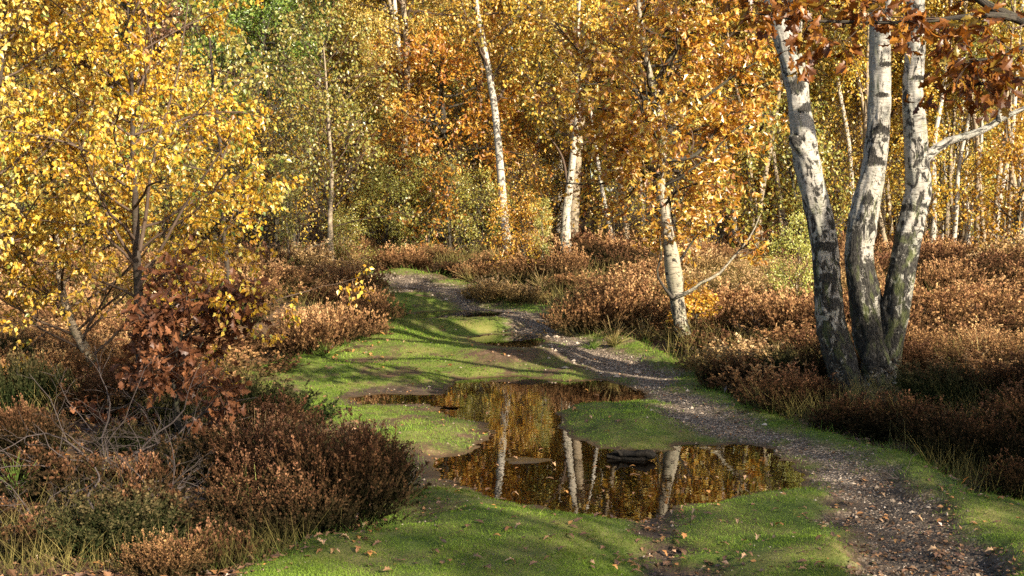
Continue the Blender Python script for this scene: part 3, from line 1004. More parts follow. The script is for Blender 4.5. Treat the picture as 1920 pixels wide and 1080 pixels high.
for rngi, (lo, hi, per) in (((0, 3), (.55, 1, 5)), ((3, 9), (.2, 1, 12))):
    S1, SR = sprout(LB[rngi[0]:rngi[1]], LR[rngi[0]:rngi[1]], per, lo, hi, (.25, .65), (.4, 1.1), 5, .2, (0, 0, .0), .5, .002, .01)
    V, F, S, tc = tubes(S1, SR, 3)
    mc.add(V, F, 1, .5, S, tc)
    W, WR = sprout(S1, SR, 5, .2, 1, (.12, .3), (.4, 1.1), 3, .2, (0, 0, -.05), .6, .001, .004)
    V, F, S, tc = tubes(W, WR, 3)
    mc.add(V, F, 1, .5, S, tc)
    leaves_on(mc, W, WR, 4 if rngi[0] == 0 else 8, (.06, .095), OAK, 0, spread=.04, droop=.25)
obj('trunk', mw.mesh('oak_trunk', [M['oakbark_pale'], M['oakbark']]), oo)
obj('crown', mc.mesh('oak_crown', [M['oak'], M['twig']]), oo)

# young yellow birches at the left
rng = np.random.default_rng(102)
YL = 9.0
y1 = px_path([(266, 720, 30), (264, 640, 26), (260, 560, 23), (256, 470, 20), (254, 380, 17), (250, 290, 14), (248, 210, 11), (246, 120, 9), (240, 0, 8), (236, -140, 7), (240, -330, 3)], YL)
y1b = px_path([(262, 470, 12), (274, 400, 10), (282, 330, 8), (300, 250, 7), (330, 150, 5), (345, 60, 4), (360, -60, 2)], YL - .1)
y1c = px_path([(260, 540, 12), (300, 470, 10), (350, 380, 8), (410, 290, 5), (450, 220, 3)], YL - .2)
y1d = px_path([(258, 500, 12), (215, 430, 9), (180, 350, 7), (150, 250, 5), (140, 120, 3)], YL + .1)
yc = dict(s0=.08, s1=.98, nb=44, L=1.3, sub=6, tw=4, lv=15, size=(.024, .046), tmpl=BIR, el=(.25, .9), twL=(.12, .3), spread=.022, droop=.75, bmax=.012, wob=.12, pull=(0, 0, .04),
          shape=lambda t: 1.05 - .45 * t)
yc2 = dict(yc, nb=14, L=.8, s0=.15)
own_tree('young_birch', 'young birch with dark stem and dense yellow leaves beside the left heather', 'tree', [(y1[0], y1[1] * .75)], [M['bark_dark'], M['twig']], [M['amber'], M['twig']], [(0, yc)],
         limbs=[(y1b[0], y1b[1] * .7, 0, 1), (y1c[0], y1c[1] * .6, 0, 1), (y1d[0], y1d[1] * .6, 0, 1)], rough=.08, sides=12)
y2 = px_path([(196, 735, 22), (180, 690, 20), (158, 650, 18), (132, 600, 15), (112, 520, 12), (105, 440, 11), (104, 360, 10), (90, 260, 8), (70, 130, 7), (60, 0, 6), (50, -200, 3)], 9.6)
own_tree('young_birch', 'leaning young birch with tan foot and yellow leaves at the left edge', 'tree', [y2], [M['bark_thin'], M['twig']], [M['gold'], M['twig']], [(0, dict(yc, nb=48, L=1.2, s0=.15))], rough=.08, sides=12)
y3 = px_path([(-60, 720, 16), (-60, 600, 14), (-50, 450, 12), (-20, 300, 10), (0, 150, 8), (10, 0, 7), (10, -200, 3)], 8.8)
own_tree('young_birch', 'young birch whose bright yellow leaves spill in at the left edge', 'tree', [y3], [M['bark_dark'], M['twig']], [M['gold_pale'], M['twig']], [(0, dict(yc, nb=30, L=1.1, s0=.2, lv=11))], rough=.08, sides=12)
y4 = px_path([(440, 640, 16), (430, 540, 14), (420, 430, 12), (416, 300, 10), (400, 160, 8), (390, 20, 6), (380, -150, 3)], 12.5)
own_tree('young_birch', 'thin young birch with olive and yellow leaves behind the dark-stemmed one', 'tree', [(y4[0], y4[1] * .7)], [M['bark_dark'], M['twig']], [M['olive'], M['twig']], [(0, dict(yc, nb=22, L=1.0, s0=.3, lv=4, size=(.045, .065)))], rough=.08, sides=10)
y5 = px_path([(622, 520, 13), (620, 460, 11), (619, 400, 9), (622, 330, 8), (618, 260, 6), (614, 190, 5), (610, 130, 3), (606, 80, 2)], 20)
own_tree('young_birch', 'straight slim birch with thin green-yellow leaves left of the path end', 'tree', [y5], [M['bark_thin'], M['twig']], [M['olive'], M['twig']],
         [(0, dict(yc, nb=40, L=1.45, s0=.2, lv=5, tmpl=DIA, size=(.045, .065), spread=.05))], rough=.08, sides=10)

# orange oak thicket beyond the path bend
rng = np.random.default_rng(103)
YK = 25.0
k1 = px_path([(866, 505, 24), (860, 470, 20), (863, 430, 16), (856, 390, 15), (848, 330, 17), (836, 260, 12), (828, 180, 9), (830, 90, 5)], YK)
kl = [px_path([(858, 395, 14), (820, 350, 11), (790, 315, 8), (750, 280, 4)], YK - .2), px_path([(862, 420, 14), (900, 390, 11), (930, 350, 8), (950, 300, 4)], YK - .2),
      px_path([(856, 500, 14), (880, 450, 11), (905, 410, 8), (920, 360, 5)], YK - .1), px_path([(848, 495, 16), (820, 450, 12), (800, 400, 8), (780, 350, 4)], YK)]
own_tree('oak_tree', 'gnarled dark oak with burnt orange leaves beyond the bend', 'tree', [k1], [M['oakbark'], M['oakbark']], [M['orange'], M['twig']],
         [(0, dict(s0=.42, nb=40, L=1.8, sub=6, tw=4, lv=9, size=(.075, .115), tmpl=OAKL, el=(-.1, .8), twL=(.2, .5), spread=.07, droop=.25, wob=.24, bmax=.04, shape=shape_o))],
         limbs=[(k[0], k[1] * .6, 0, 0) for k in kl[:2]], rough=.2, sides=14)

# near oak at the right whose limbs reach into the frame
rng = np.random.default_rng(104)
YR = 8.0
trx, try_ = 5.4, 7.6
base = np.array([trx, try_, gz(trx, try_) - .1])
ro = tag(empty('oak_tree', base), 'near oak at the right edge with shade-darkened rust leaves hanging over the birches', 'tree')
mw, mc = MB(), MB()
tp = np.array([[0, 0, 0], [.02, .05, .9], [-.05, .1, 1.9], [-.1, .12, 2.8], [0, .2, 4.0], [.15, .1, 5.5], [.1, .2, 7.0]])
add_tube(mw, tp, [.27, .22, .19, .17, .14, .09, .03], 60, 22, rough=.15, seed=5)
br = [np.concatenate([[base + tp[3]], px_path([(2250, 150, 1), (2060, 95, 1), (1920, 40, 1), (1850, 8, 1), (1800, -30, 1), (1720, -80, 1)], YR)[0]]),
      np.concatenate([[at(1905, 34, YR)], px_path([(1850, 28, 1), (1780, 35, 1), (1700, 42, 1), (1600, 41, 1), (1500, 38, 1), (1400, 22, 1)], YR - .1)[0]]),
      np.concatenate([[base + tp[2] + np.array([0, 0, .7])], px_path([(2300, 200, 1), (2050, 165, 1), (1950, 145, 1), (1880, 152, 1), (1830, 158, 1), (1790, 165, 1)], YR + .2)[0]]),
      np.concatenate([[base + tp[3]], px_path([(2100, -60, 1), (1900, -80, 1), (1750, -70, 1), (1600, -50, 1), (1500, -30, 1), (1430, -10, 1)], YR + .2)[0]]),
      np.concatenate([[base + tp[4]], px_path([(2100, -200, 1), (1900, -200, 1), (1750, -180, 1), (1600, -150, 1), (1450, -110, 1), (1350, -80, 1)], YR + .5)[0]]),
      np.concatenate([[base + tp[3]], px_path([(2200, 60, 1), (2050, 70, 1), (1960, 80, 1), (1900, 95, 1), (1850, 110, 1), (1810, 118, 1)], YR - .3)[0]])]
bw = [[.09, .06, .04, .032, .028, .02, .008], [.024, .02, .016, .012, .010, .008, .003], [.05, .035, .024, .018, .015, .010, .003],
      [.06, .04, .03, .02, .016, .012, .004], [.07, .05, .035, .025, .016, .012, .004], [.04, .03, .02, .014, .01, .008, .003]]
BB, BW = [], []
for P_, w in zip(br, bw):
    lq, lr = add_tube(mw, P_ - base, w, 22, 8, rough=.12, seed=9)
    a, b = resample(P_ - base, w, 12)
    BB.append(a)
    BW.append(b)
BB, BW = np.array(BB), np.array(BW)
for sel, s0_, s1_, per, lv, Ls in (([1], .12, 1, 22, 4, (.15, .35)), ([2, 5], .5, 1, 9, 4, (.15, .4)), ([3], .4, 1, 16, 4, (.2, .4)), ([4], .3, 1, 14, 4, (.3, .6)), ([0], .45, .95, 6, 2, (.2, .4))):
    S1, SR = sprout(BB[sel], BW[sel], per, s0_, s1_, Ls, (.4, 1.2), 5, .22, (0, 0, -.03), .5, .002, .007)
    V, F, S, tc = tubes(S1, SR, 4)
    mc.add(V, F, 1, .5, S, tc)
    W, WR = sprout(S1, SR, 4, .2, 1, (.08, .22), (.4, 1.2), 4, .25, (0, 0, -.08), .7, .001, .003)
    V, F, S, tc = tubes(W, WR, 3)
    mc.add(V, F, 1, .5, S, tc)
    leaves_on(mc, W, WR, lv, (.07, .115), OAK, 0, spread=.02, droop=.45, s0=.4)
# the upper crown, above the frame
tq, tr_ = resample(tp[3:], [.17, .14, .09, .03], 20)
crown(mw, mc, tq, tr_, dict(s0=.35, nb=12, L=1.5, sub=4, tw=3, lv=4, size=(.08, .12), tmpl=OAKL, el=(.1, .9), twL=(.2, .5), spread=.06, droop=.3, wob=.2, bmax=.05))
obj('trunk', mw.mesh('oak_near_trunk', [M['oakbark'], M['oakbark']]), ro)
obj('crown', mc.mesh('oak_near_crown', [M['oak_dark'], M['twig']]), ro)

# ------------------------------------------------------------------ background wood
rr = random.Random(5)


def px_of(x, y):
    return 960 + x / y * FPX


def leaf_for(px):
    t = rr.random()
    if px < 330: return rr.choice(['gold', 'olive', 'russet', 'gold', 'olive'])
    if px < 560: return rr.choice(['olive', 'olive', 'gold', 'russet'])
    if px < 720: return rr.choice(['olive', 'olive', 'orange', 'gold'])
    if px < 1000: return rr.choice(['orange', 'gold', 'gold', 'gold_pale', 'gold_pale', 'gold'])
    if px < 1450: return rr.choice(['gold', 'gold', 'gold_pale', 'gold', 'gold_pale', 'olive', 'orange'])
    return rr.choice(['gold', 'gold_pale', 'gold', 'gold_pale', 'amber', 'olive'])


SIDE = lambda px: 'left of the path' if px < 700 else ('beyond the path end' if px < 1150 else 'behind the heath on the right')
COLN = {'amber': 'amber', 'oak': 'orange', 'gold': 'golden', 'gold_pale': 'pale golden', 'olive': 'olive-yellow', 'orange': 'orange', 'russet': 'russet brown', 'green': 'green', 'pine': 'grey-green'}

placed = []


def free(x, y, dmin):
    for a, b in placed:
        if (a - x) ** 2 + (b - y) ** 2 < dmin * dmin:
            return False
    return True


def wood_row(y0, y1, count, kinds, dmin, smin, smax, word, spread=1.12, pxlo=None, pxhi=None):
    k = tries = 0
    while k < count and tries < 4000:
        tries += 1
        y = rr.uniform(y0, y1)
        half = 960 / FPX * y * spread + 1.0
        x = rr.uniform(-half, half)
        px = px_of(x, y)
        if pxlo is not None and not (pxlo <= px <= pxhi):
            continue
        if y < 24 and 560 < px < 1120:
            continue
        if y < 29 and 380 < px < 640: continue
        if y < 33 and 40 < px < 330: continue
        if not free(x, y, dmin):
            continue
        placed.append((x, y))
        lf = leaf_for(px)
        kd = rr.choice(kinds)
        bk = 'bark' if rr.random() < .35 else 'bark_thin'
        if kd.startswith('oak'):
            bk = 'oakbark'
            lf = rr.choice(['orange', 'oak', 'orange']) if lf not in ('olive',) else 'olive'
        s = rr.uniform(smin, smax)
        cn = COLN.get(lf, 'orange')
        tree(kd, 'oak_tree' if kd.startswith('oak') else 'birch_tree', '%s %s in the %s %s' % (cn, 'oak' if kd.startswith('oak') else 'birch', word, SIDE(px)), 'tree',
             '%s %s trees, %s %s' % (cn, 'oak' if kd.startswith('oak') else 'birch', word, SIDE(px)), x, y, lf, bk, rr.uniform(0, 6.28), s, dz=-.05)
        k += 1


wood_row(24.5, 31, 25, ['birch_a', 'birch_c', 'birch_b', 'thin'], 1.5, .7, 1.0, 'front row of trees')
wood_row(31, 40, 30, ['birch_a', 'birch_b', 'birch_c', 'birch_d', 'oak_a'], 2.2, .85, 1.1, 'middle rows of trees')
wood_row(40, 54, 30, ['birch_b', 'birch_d', 'birch_d', 'oak_b'], 2.8, .95, 1.2, 'back rows of trees')
wood_row(54, 72, 34, ['birch_d', 'birch_b', 'oak_b'], 3.2, 1.1, 1.4, 'farthest rows of trees')

# picked-out trees behind
tree('oak_green', 'oak_tree', 'bushy green oak high behind the olive birches', 'tree', None, *at(495, 300, 23.0)[:2], 'green', 'oakbark', 1.0, .88)
tree('oak_a', 'oak_tree', 'smaller green oak beside the bushy green oak', 'tree', None, *at(640, 300, 33)[:2], 'green', 'oakbark', 2.2, 1.15)
for i, (px, y, s) in enumerate([(110, 38, 1.0), (230, 42, 1.1), (300, 36, .85), (40, 34, .9)]):
    tree('pine', 'pine_tree', 'grey-green pine showing through yellow leaves, %s' % ['second from the left edge', 'tallest of the pines', 'nearest to the green oak', 'at the left edge'][i], 'tree',
         'grey-green pines behind the yellow birches', *at(px, 300, y)[:2], 'pine', 'oakbark', i * 1.7, s)
for i, (px, y, s, rz) in enumerate([(345, 30, 1.0, .5), (400, 33, 1.1, 2)]):
    tree('birch_c', 'birch_tree', 'russet thin-leaved birch %s the pines' % ['in front of', 'to the right of'][i], 'tree', None, *at(px, 300, y)[:2], 'russet', 'bark_thin', rz, s)
tree('thin', 'birch_tree', 'bright white upper stem of a birch high above the orange oak', 'tree', None, *at(800, 400, 28)[:2], 'gold', 'bark', 2.8, 1.3)

# slender stems behind the heath at the right
STEMS = [(1605, 23, .9, 3.3, 'thin'), (1672, 22, .9, .2, 'thin_b'), (1775, 24, .8, 4.0, 'thin'), (1800, 23.5, .85, 2.6, 'thin_b'), (1835, 22.5, .9, 3.6, 'thin'), (1850, 23, .8, 1.2, 'thin_b'),
         (1862, 22.3, .9, 4.9, 'thin'), (1880, 23.4, .85, 0.4, 'thin'), (1900, 22.6, .9, 5.9, 'thin'), (1915, 24, .95, .1, 'thin'), (1935, 23, .9, 2.0, 'thin_b'), (1740, 25, .85, 5.2, 'thin_b'),
         (1700, 26, .9, 1.0, 'thin'), (1640, 27, .9, 2.2, 'thin'), (1560, 26, .85, 4.4, 'thin_b'), (1520, 25, .9, .8, 'thin'), (1470, 24.5, .85, 3.0, 'thin'), (1420, 25, .9, 5.5, 'thin_b'),
         (1380, 23.5, .8, 1.8, 'thin'), (1330, 24, .85, 4.2, 'thin'), (1180, 22.5, .9, 2.9, 'thin'), (1160, 22.6, .8, .4, 'thin_b'), (1205, 24, .8, 1.3, 'thin')]
_r = random.Random(77)
for _i in range(20):
    STEMS.append((_r.choice([_r.uniform(1730, 1960), _r.uniform(1400, 1620)]), _r.uniform(21.5, 27), _r.uniform(.7, .95), _r.uniform(0, 6.28), _r.choice(['thin', 'thin_b'])))
for i, (px, y, s, rz, kd) in enumerate(STEMS):
    x = (px - 960) / FPX * y
    lab = 'slender pale birch stem standing behind the %s' % ('orange oak' if px < 1300 else 'sunlit heather between oak and triple birch' if px < 1580 else 'triple-stemmed birch' if px < 1760 else 'heath at the right edge')
    tree(kd, 'slender_birch', lab, 'tree', lab.replace('slender pale birch stem standing', 'slender birches'), x, y, rr.choice(['gold', 'gold_pale', 'olive', 'gold']), 'bark_thin' if i % 3 else 'bark', rz, s, 'twig')

# scrub between the stems
rr = random.Random(9)
for i in range(84):
    y = rr.uniform(20.8, 30)
    half = 960 / FPX * y * 1.08
    x = rr.uniform(-half, half)
    px = px_of(x, y)
    if 600 < px < 1120 and y < 23.5: continue
    kd = rr.choice(['bare', 'shrub', 'bare', 'sapling'])
    lf = rr.choice(['olive', 'gold', 'gold', 'orange', 'palegreen']) if kd != 'bare' else 'gold'
    wd = {'bare': 'leafless twiggy shrub', 'shrub': 'low leafy shrub', 'sapling': 'small thin sapling'}[kd]
    tree(kd, 'undergrowth_shrub', '%s at the foot of the wood %s' % (wd, SIDE(px)), 'shrub', '%ss at the wood edge %s' % (wd, SIDE(px)), x, y, lf, 'bark_thin' if kd == 'sapling' else 'oakbark', rr.uniform(0, 6.28), rr.uniform(.7, 1.15))

for i in range(44):
    y = rr.uniform(31, 50)
    x = rr.uniform(-1, 1) * 960 / FPX * y * 1.08
    px = px_of(x, y)
    kd = rr.choice(['bare', 'shrub'])
    lf = rr.choice(['olive', 'gold', 'russet', 'orange'])
    tree(kd, 'undergrowth_shrub', '%s thicket shrub deep in the wood %s' % ({'bare': 'leafless', 'shrub': COLN[lf]}[kd], SIDE(px)), 'shrub', '%s thicket shrubs deep in the wood %s' % ({'bare': 'leafless', 'shrub': COLN[lf]}[kd], SIDE(px)), x, y, lf, 'oakbark', rr.uniform(0, 6.28), rr.uniform(1.3, 2.1))

# picked-out saplings
tree('shrub', 'sapling', 'pale yellow-green sapling among heather left of the triple birch', 'shrub', None, *at(1492, 560, 15.2)[:2], 'palegreen', 'bark_thin', .4, .42, sz=.5)
tree('sapling', 'sapling', 'small pale green sapling at the foot of the kinked birch', 'shrub', None, *at(1015, 520, 19.0)[:2], 'palegreen', 'bark_thin', .4, .38)
tree('shrub', 'oak_sapling', 'small orange-leaved oak sapling just right of the white birch', 'shrub', None, *at(985, 520, 19.5)[:2], 'orange', 'oakbark', 1.4, .6)
tree('shrub', 'sapling', 'thin yellow-green shrub hanging over the far left path edge', 'shrub', None, *at(655, 520, 20.4)[:2], 'olive', 'bark_thin', 2.4, .5)
tree('sapling', 'sapling', 'bent tan sapling rising from heather left of the slim birch', 'shrub', None, *at(545, 520, 18.5)[:2], 'olive', 'bark_thin', 3.4, .55)

for i, (px, y, k, sc_) in enumerate([(800, 24.2, 'shrub', .8), (846, 24.0, 'bare', .7), (905, 24.4, 'shrub', .7), (760, 24.6, 'bare', .8)]):
    tree(k, 'undergrowth_shrub', '%s at the foot of the gnarled dark oak' % ['dull olive shrub left of the trunk', 'leafless shrub before the trunk', 'dull olive shrub right of the trunk', 'leafless shrub farthest left'][i], 'shrub', None, (px - 960) / FPX * y, y, 'olive', 'oakbark', i * 1.9, sc_)

# shade trees outside the frame, right of and behind the viewpoint
for i, (kd, x, y, s, lf) in enumerate([('birch_c', 8.2, 2.0, .66, 'gold'), ('oak_a', 10.8, 1.0, .68, 'oak'), ('birch_c', 7.0, -1.5, .85, 'gold'), ('oak_a', 11.5, -2.6, .85, 'oak'), ('birch_a', 4.4, -4.0, .72, 'gold'), ('oak_a', 9.3, 3.0, .55, 'oak'),
                                       ('oak_a', 6.0, -6.5, .9, 'oak')]):
    tree(kd, 'oak_tree' if 'oak' in kd else 'birch_tree', 'tree beside the path, right of and behind the viewpoint', 'tree', 'trees behind the viewpoint', x, y, lf, 'oakbark' if 'oak' in kd else 'bark', i * 1.3, s)

# far wood closing the view
rng = np.random.default_rng(105)
n = 60000
y = rng.uniform(78, 105, n)
x = rng.uniform(-1, 1, n) * y * .62
z = rng.uniform(0, 1, n) ** .8 * (17 + 7 * n2(x, y, .08, 2, 3)) + prof(y)
mb = MB()
place_leaves(mb, np.stack([x, y, z], 1), rng.normal(0, 1, (n, 3)), rng.uniform(.35, .7, n), DIA, 0, c=np.clip(n2(x, z, .25, 2, 8) * 1.4 - .2 + rng.normal(0, .12, n), 0, 1))
tag(obj('distant_wood', mb.mesh('distant_wood', [M['olive']])), 'far-off mass of olive autumn wood behind the rows of trees', 'wood', kind='stuff')

# ------------------------------------------------------------------ heather
def heather_mesh(seed, n, Rb, H, per, fl, loose=.16, k=5, fan=1.0):
    global rng
    rng = np.random.default_rng(seed)
    a = rng.uniform(0, 6.283, n)
    u = np.sqrt(rng.uniform(0, 1, n))
    lob = 1 + .28 * np.sin(a * 2 + seed) + .18 * np.sin(a * 3 + seed * 1.7)
    tx, ty = np.cos(a) * u * Rb * lob, np.sin(a) * u * Rb * lob
    st = np.stack([tx * .45, ty * .45, np.full(n, -.03)], 1)
    top = H * (1 - .55 * u ** 2) * rng.uniform(.5, 1.15, n) * (.8 + .4 * fbm(np.stack([tx * 4, ty * 4, tx * 0 + seed], 1), 2))
    tip = np.stack([tx * fan, ty * fan, top], 1)
    d = tip - st
    P, Rr = grow_from(st, norm(d), np.linalg.norm(d, axis=1), k, loose, (0, 0, .02), np.full(n, .0035), .0012)
    mb = MB()
    V, F, S, tc = tubes(P, Rr, 3)
    hh = np.tile(np.repeat(np.linspace(0, .5, k), 3), n)
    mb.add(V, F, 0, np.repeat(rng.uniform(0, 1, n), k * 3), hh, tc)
    # side shoots
    W, WR = sprout(P, Rr, 3, .35, .98, (H * .12, H * .3), (.25, .7), 3, .15, (0, 0, .12), .7, .001)
    V, F, S, tc = tubes(W, WR, 3)
    sc_ = np.clip(W[:, :, 2] / H, 0, 1)
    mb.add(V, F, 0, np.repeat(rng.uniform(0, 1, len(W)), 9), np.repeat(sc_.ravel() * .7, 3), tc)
    for PP, RR, m, s0 in ((P, Rr, per, .3), (W, WR, max(2, int(per * .6)), .15)):
        idx = np.repeat(np.arange(len(PP)), m)
        s = rng.uniform(s0, 1, len(idx))
        p, t, r = interp_poly(PP, RR, idx, s)
        dd = t * .9 + norm(rng.normal(0, 1, p.shape)) * .75
        cid = rng.uniform(0, 1, len(PP))[idx] * .6 + rng.uniform(0, .4, len(idx))
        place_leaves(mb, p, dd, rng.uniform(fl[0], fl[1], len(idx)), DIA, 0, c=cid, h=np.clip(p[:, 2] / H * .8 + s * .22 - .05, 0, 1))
    return mb.mesh('heather_bush', [M['heather']])


HN = [heather_mesh(201 + i, 330, .42, .48, 13, (.012, .024)) for i in range(3)]      # near, fine
HF = [heather_mesh(211 + i, 240, .52, .46, 9, (.020, .036)) for i in range(4)]       # further off, coarser
HL = [heather_mesh(221 + i, 200, .40, .26, 9, (.014, .026), loose=.25) for i in range(2)]   # low straggling


def heather(me, x, y, s, sz, mat, label, group=None, rz=None):
    o = obj('heather_bush', me, None, (x, y, gz(x, y) - .01), (rr.uniform(-.08, .08), rr.uniform(-.08, .08), rr.uniform(0, 6.28) if rz is None else rz), (s, s, sz), [M[mat]])
    return tag(o, label, 'heather', group)


rr = random.Random(21)
HB = []
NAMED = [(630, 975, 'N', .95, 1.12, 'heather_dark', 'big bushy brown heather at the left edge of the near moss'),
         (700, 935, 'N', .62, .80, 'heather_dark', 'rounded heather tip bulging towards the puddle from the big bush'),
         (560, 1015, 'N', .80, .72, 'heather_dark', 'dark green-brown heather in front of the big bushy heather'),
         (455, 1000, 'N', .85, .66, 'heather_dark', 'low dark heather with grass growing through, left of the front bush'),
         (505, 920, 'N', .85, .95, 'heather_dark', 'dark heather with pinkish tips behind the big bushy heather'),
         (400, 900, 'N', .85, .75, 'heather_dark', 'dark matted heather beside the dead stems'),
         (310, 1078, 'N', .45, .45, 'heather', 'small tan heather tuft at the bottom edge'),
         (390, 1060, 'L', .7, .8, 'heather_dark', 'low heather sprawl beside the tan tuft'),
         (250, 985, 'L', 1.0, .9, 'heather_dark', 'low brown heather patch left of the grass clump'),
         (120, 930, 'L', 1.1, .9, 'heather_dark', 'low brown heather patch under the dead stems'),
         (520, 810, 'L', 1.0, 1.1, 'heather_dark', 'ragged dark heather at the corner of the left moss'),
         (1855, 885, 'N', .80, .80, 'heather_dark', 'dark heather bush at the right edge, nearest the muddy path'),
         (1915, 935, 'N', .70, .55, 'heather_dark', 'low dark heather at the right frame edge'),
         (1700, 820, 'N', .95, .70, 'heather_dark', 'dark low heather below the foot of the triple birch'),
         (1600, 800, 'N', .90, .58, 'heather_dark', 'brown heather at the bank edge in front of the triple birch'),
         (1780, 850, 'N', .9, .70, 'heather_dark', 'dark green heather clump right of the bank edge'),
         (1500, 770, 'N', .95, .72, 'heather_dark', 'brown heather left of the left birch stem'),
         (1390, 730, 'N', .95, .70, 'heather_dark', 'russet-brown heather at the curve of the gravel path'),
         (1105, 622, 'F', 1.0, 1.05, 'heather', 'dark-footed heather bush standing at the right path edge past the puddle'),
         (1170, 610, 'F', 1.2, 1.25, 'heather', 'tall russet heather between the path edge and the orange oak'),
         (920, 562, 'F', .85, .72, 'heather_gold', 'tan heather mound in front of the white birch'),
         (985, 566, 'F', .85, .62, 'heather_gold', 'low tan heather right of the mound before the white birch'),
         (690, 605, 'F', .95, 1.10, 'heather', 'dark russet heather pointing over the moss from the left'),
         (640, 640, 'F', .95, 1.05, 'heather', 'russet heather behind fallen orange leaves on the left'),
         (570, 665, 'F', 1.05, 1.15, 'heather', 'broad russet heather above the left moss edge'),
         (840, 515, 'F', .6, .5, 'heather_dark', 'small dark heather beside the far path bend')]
for px, py, kd, s, szz, mt, lab in NAMED:
    x, y = hitg(px, py)
    HB.append((x, y))
    heather({'N': HN, 'F': HF, 'L': HL}[kd][rr.randrange(2)], x, y, s, szz, mt, lab)


def hfree(x, y, d):
    return all((a - x) ** 2 + (b - y) ** 2 > d * d for a, b in HB)


def heath(x0f, ylo, yhi, count, side):
    k = tries = 0
    while k < count and tries < 30000:
        tries += 1
        y = ylo + (yhi - ylo) * rr.random() ** 1.25
        half = 960 / FPX * y * 1.06 + .4
        x = rr.uniform(0, half) * side
        if look('sdC', x, y)[0] < (.30 if y > 10 else .22): continue
        px = px_of(x, y)
        if side < 0 and px < 470 and y < 9.0 and rr.random() < .3: continue
        if abs(x - 1.95) < .25 and abs(y - 14.1) < .45: continue
        if side > 0 and 1520 < px < 1730 and 9.7 < y < 10.9: continue
        dm = .42 + .022 * (y - 6)
        if not hfree(x, y, dm): continue
        HB.append((x, y))
        lit = n2(np.array([x]), np.array([y]), .5, 2, 71)[0]
        if y < 9.5:
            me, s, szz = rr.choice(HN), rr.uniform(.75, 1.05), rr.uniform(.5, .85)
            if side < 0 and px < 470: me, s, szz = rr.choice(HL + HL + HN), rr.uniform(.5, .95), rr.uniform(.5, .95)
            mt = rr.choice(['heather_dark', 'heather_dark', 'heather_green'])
        elif y < 12:
            me, s, szz = rr.choice(HN + HF[:1]), rr.uniform(.85, 1.15), rr.uniform(.6, .9)
            mt = rr.choice(['heather', 'heather_dark', 'heather', 'heather_green'])
        else:
            me, s, szz = rr.choice(HF), rr.uniform(.8, 1.5), rr.choice([rr.uniform(.5, .8), rr.uniform(.8, 1.3)])
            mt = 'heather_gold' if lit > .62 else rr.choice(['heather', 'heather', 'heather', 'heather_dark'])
        if side > 0 and abs(px - 1640) < 130 and y < 10.6: szz *= .75
        cn = {'heather_green': 'dark green', 'heather': 'russet', 'heather_dark': 'dark brown', 'heather_gold': 'tan'}[mt]
        if side > 0:
            wh = 'around the foot of the triple birch' if y < 12 else ('in the heath right of the triple birch' if px > 1700 else 'between the orange oak and the triple birch' if px > 1290 else 'behind the path left of the orange oak')
        else:
            wh = 'in the shaded left foreground' if y < 9 else ('under the young yellow birches' if px < 480 else 'in the left bank beside the moss')
        wh = wh + (', near the path' if look('sdC', x, y)[0] < 1.2 else ', at the back' if y > 18 else '')
        cn = ('tall ' if szz > 1.0 else 'low ' if szz < .65 else '') + cn
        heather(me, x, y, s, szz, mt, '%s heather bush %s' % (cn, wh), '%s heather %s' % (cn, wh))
        k += 1


heath(0, 7.4, 24.5, 165, 1)
heath(0, 5.9, 23.5, 125, -1)

# ------------------------------------------------------------------ left foreground plants
rng = np.random.default_rng(301)
PR['oakling'] = proto_tree(1.0, .011, (.02, 0), .26, 22, .58, 5, 3, 6, (.045, .078), OAK, seed=302, spread=.02, twL=(.06, .16), sides=7, wig=.03, el=(.0, .7), wob=.2, bmax=.006, droop=.5, shape=lambda t: 1.0 - .35 * t)
x, y = hitg(348, 838)
tree('oakling', 'oak_sapling', 'small oak sapling with dull brown leaves left of the heather', 'shrub', None, x, y, 'oak_brown', 'oakbark', .5, 1.12)
x, y = hitg(700, 690)
x, y = hitg(1305, 640)
tree('oakling', 'oak_sapling', 'low orange oak shoots at the foot of the orange oak', 'shrub', None, x, y + .2, 'orange', 'oakbark', 2.5, .62)


def dead_bush(seed, n, Rb, H):
    global rng
    rng = np.random.default_rng(seed)
    a = rng.uniform(0, 6.283, n)
    el = rng.uniform(.15, .9, n)
    st = np.stack([np.cos(a) * .06, np.sin(a) * .06, np.full(n, -.02)], 1)
    d = np.stack([np.cos(a) * np.cos(el), np.sin(a) * np.cos(el), np.sin(el)], 1)
    P, Rr = grow_from(st, d, rng.uniform(.5, 1.1, n) * Rb * 1.5, 9, .2, (0, 0, -.05), rng.uniform(.004, .009, n), .0016)
    P[:, :, 2] = np.maximum(P[:, :, 2], .012)
    W, WR = sprout(P, Rr, 4, .25, 1, (.12, .34), (.3, 1.0), 5, .25, (0, 0, .03), .55, .001)
    W[:, :, 2] = np.maximum(W[:, :, 2], .01)
    W2, WR2 = sprout(W, WR, 2, .25, 1, (.05, .16), (.3, 1.0), 3, .25, (0, 0, .03), .6, .0008)
    mb = MB()
    for A, B in ((P, Rr), (W, WR), (W2, WR2)):
        V, F, S, tc = tubes(A, B, 4)
        mb.add(V, F, 0, .5, S, tc)
    return mb.mesh('dead_heather', [M['deadwood']])


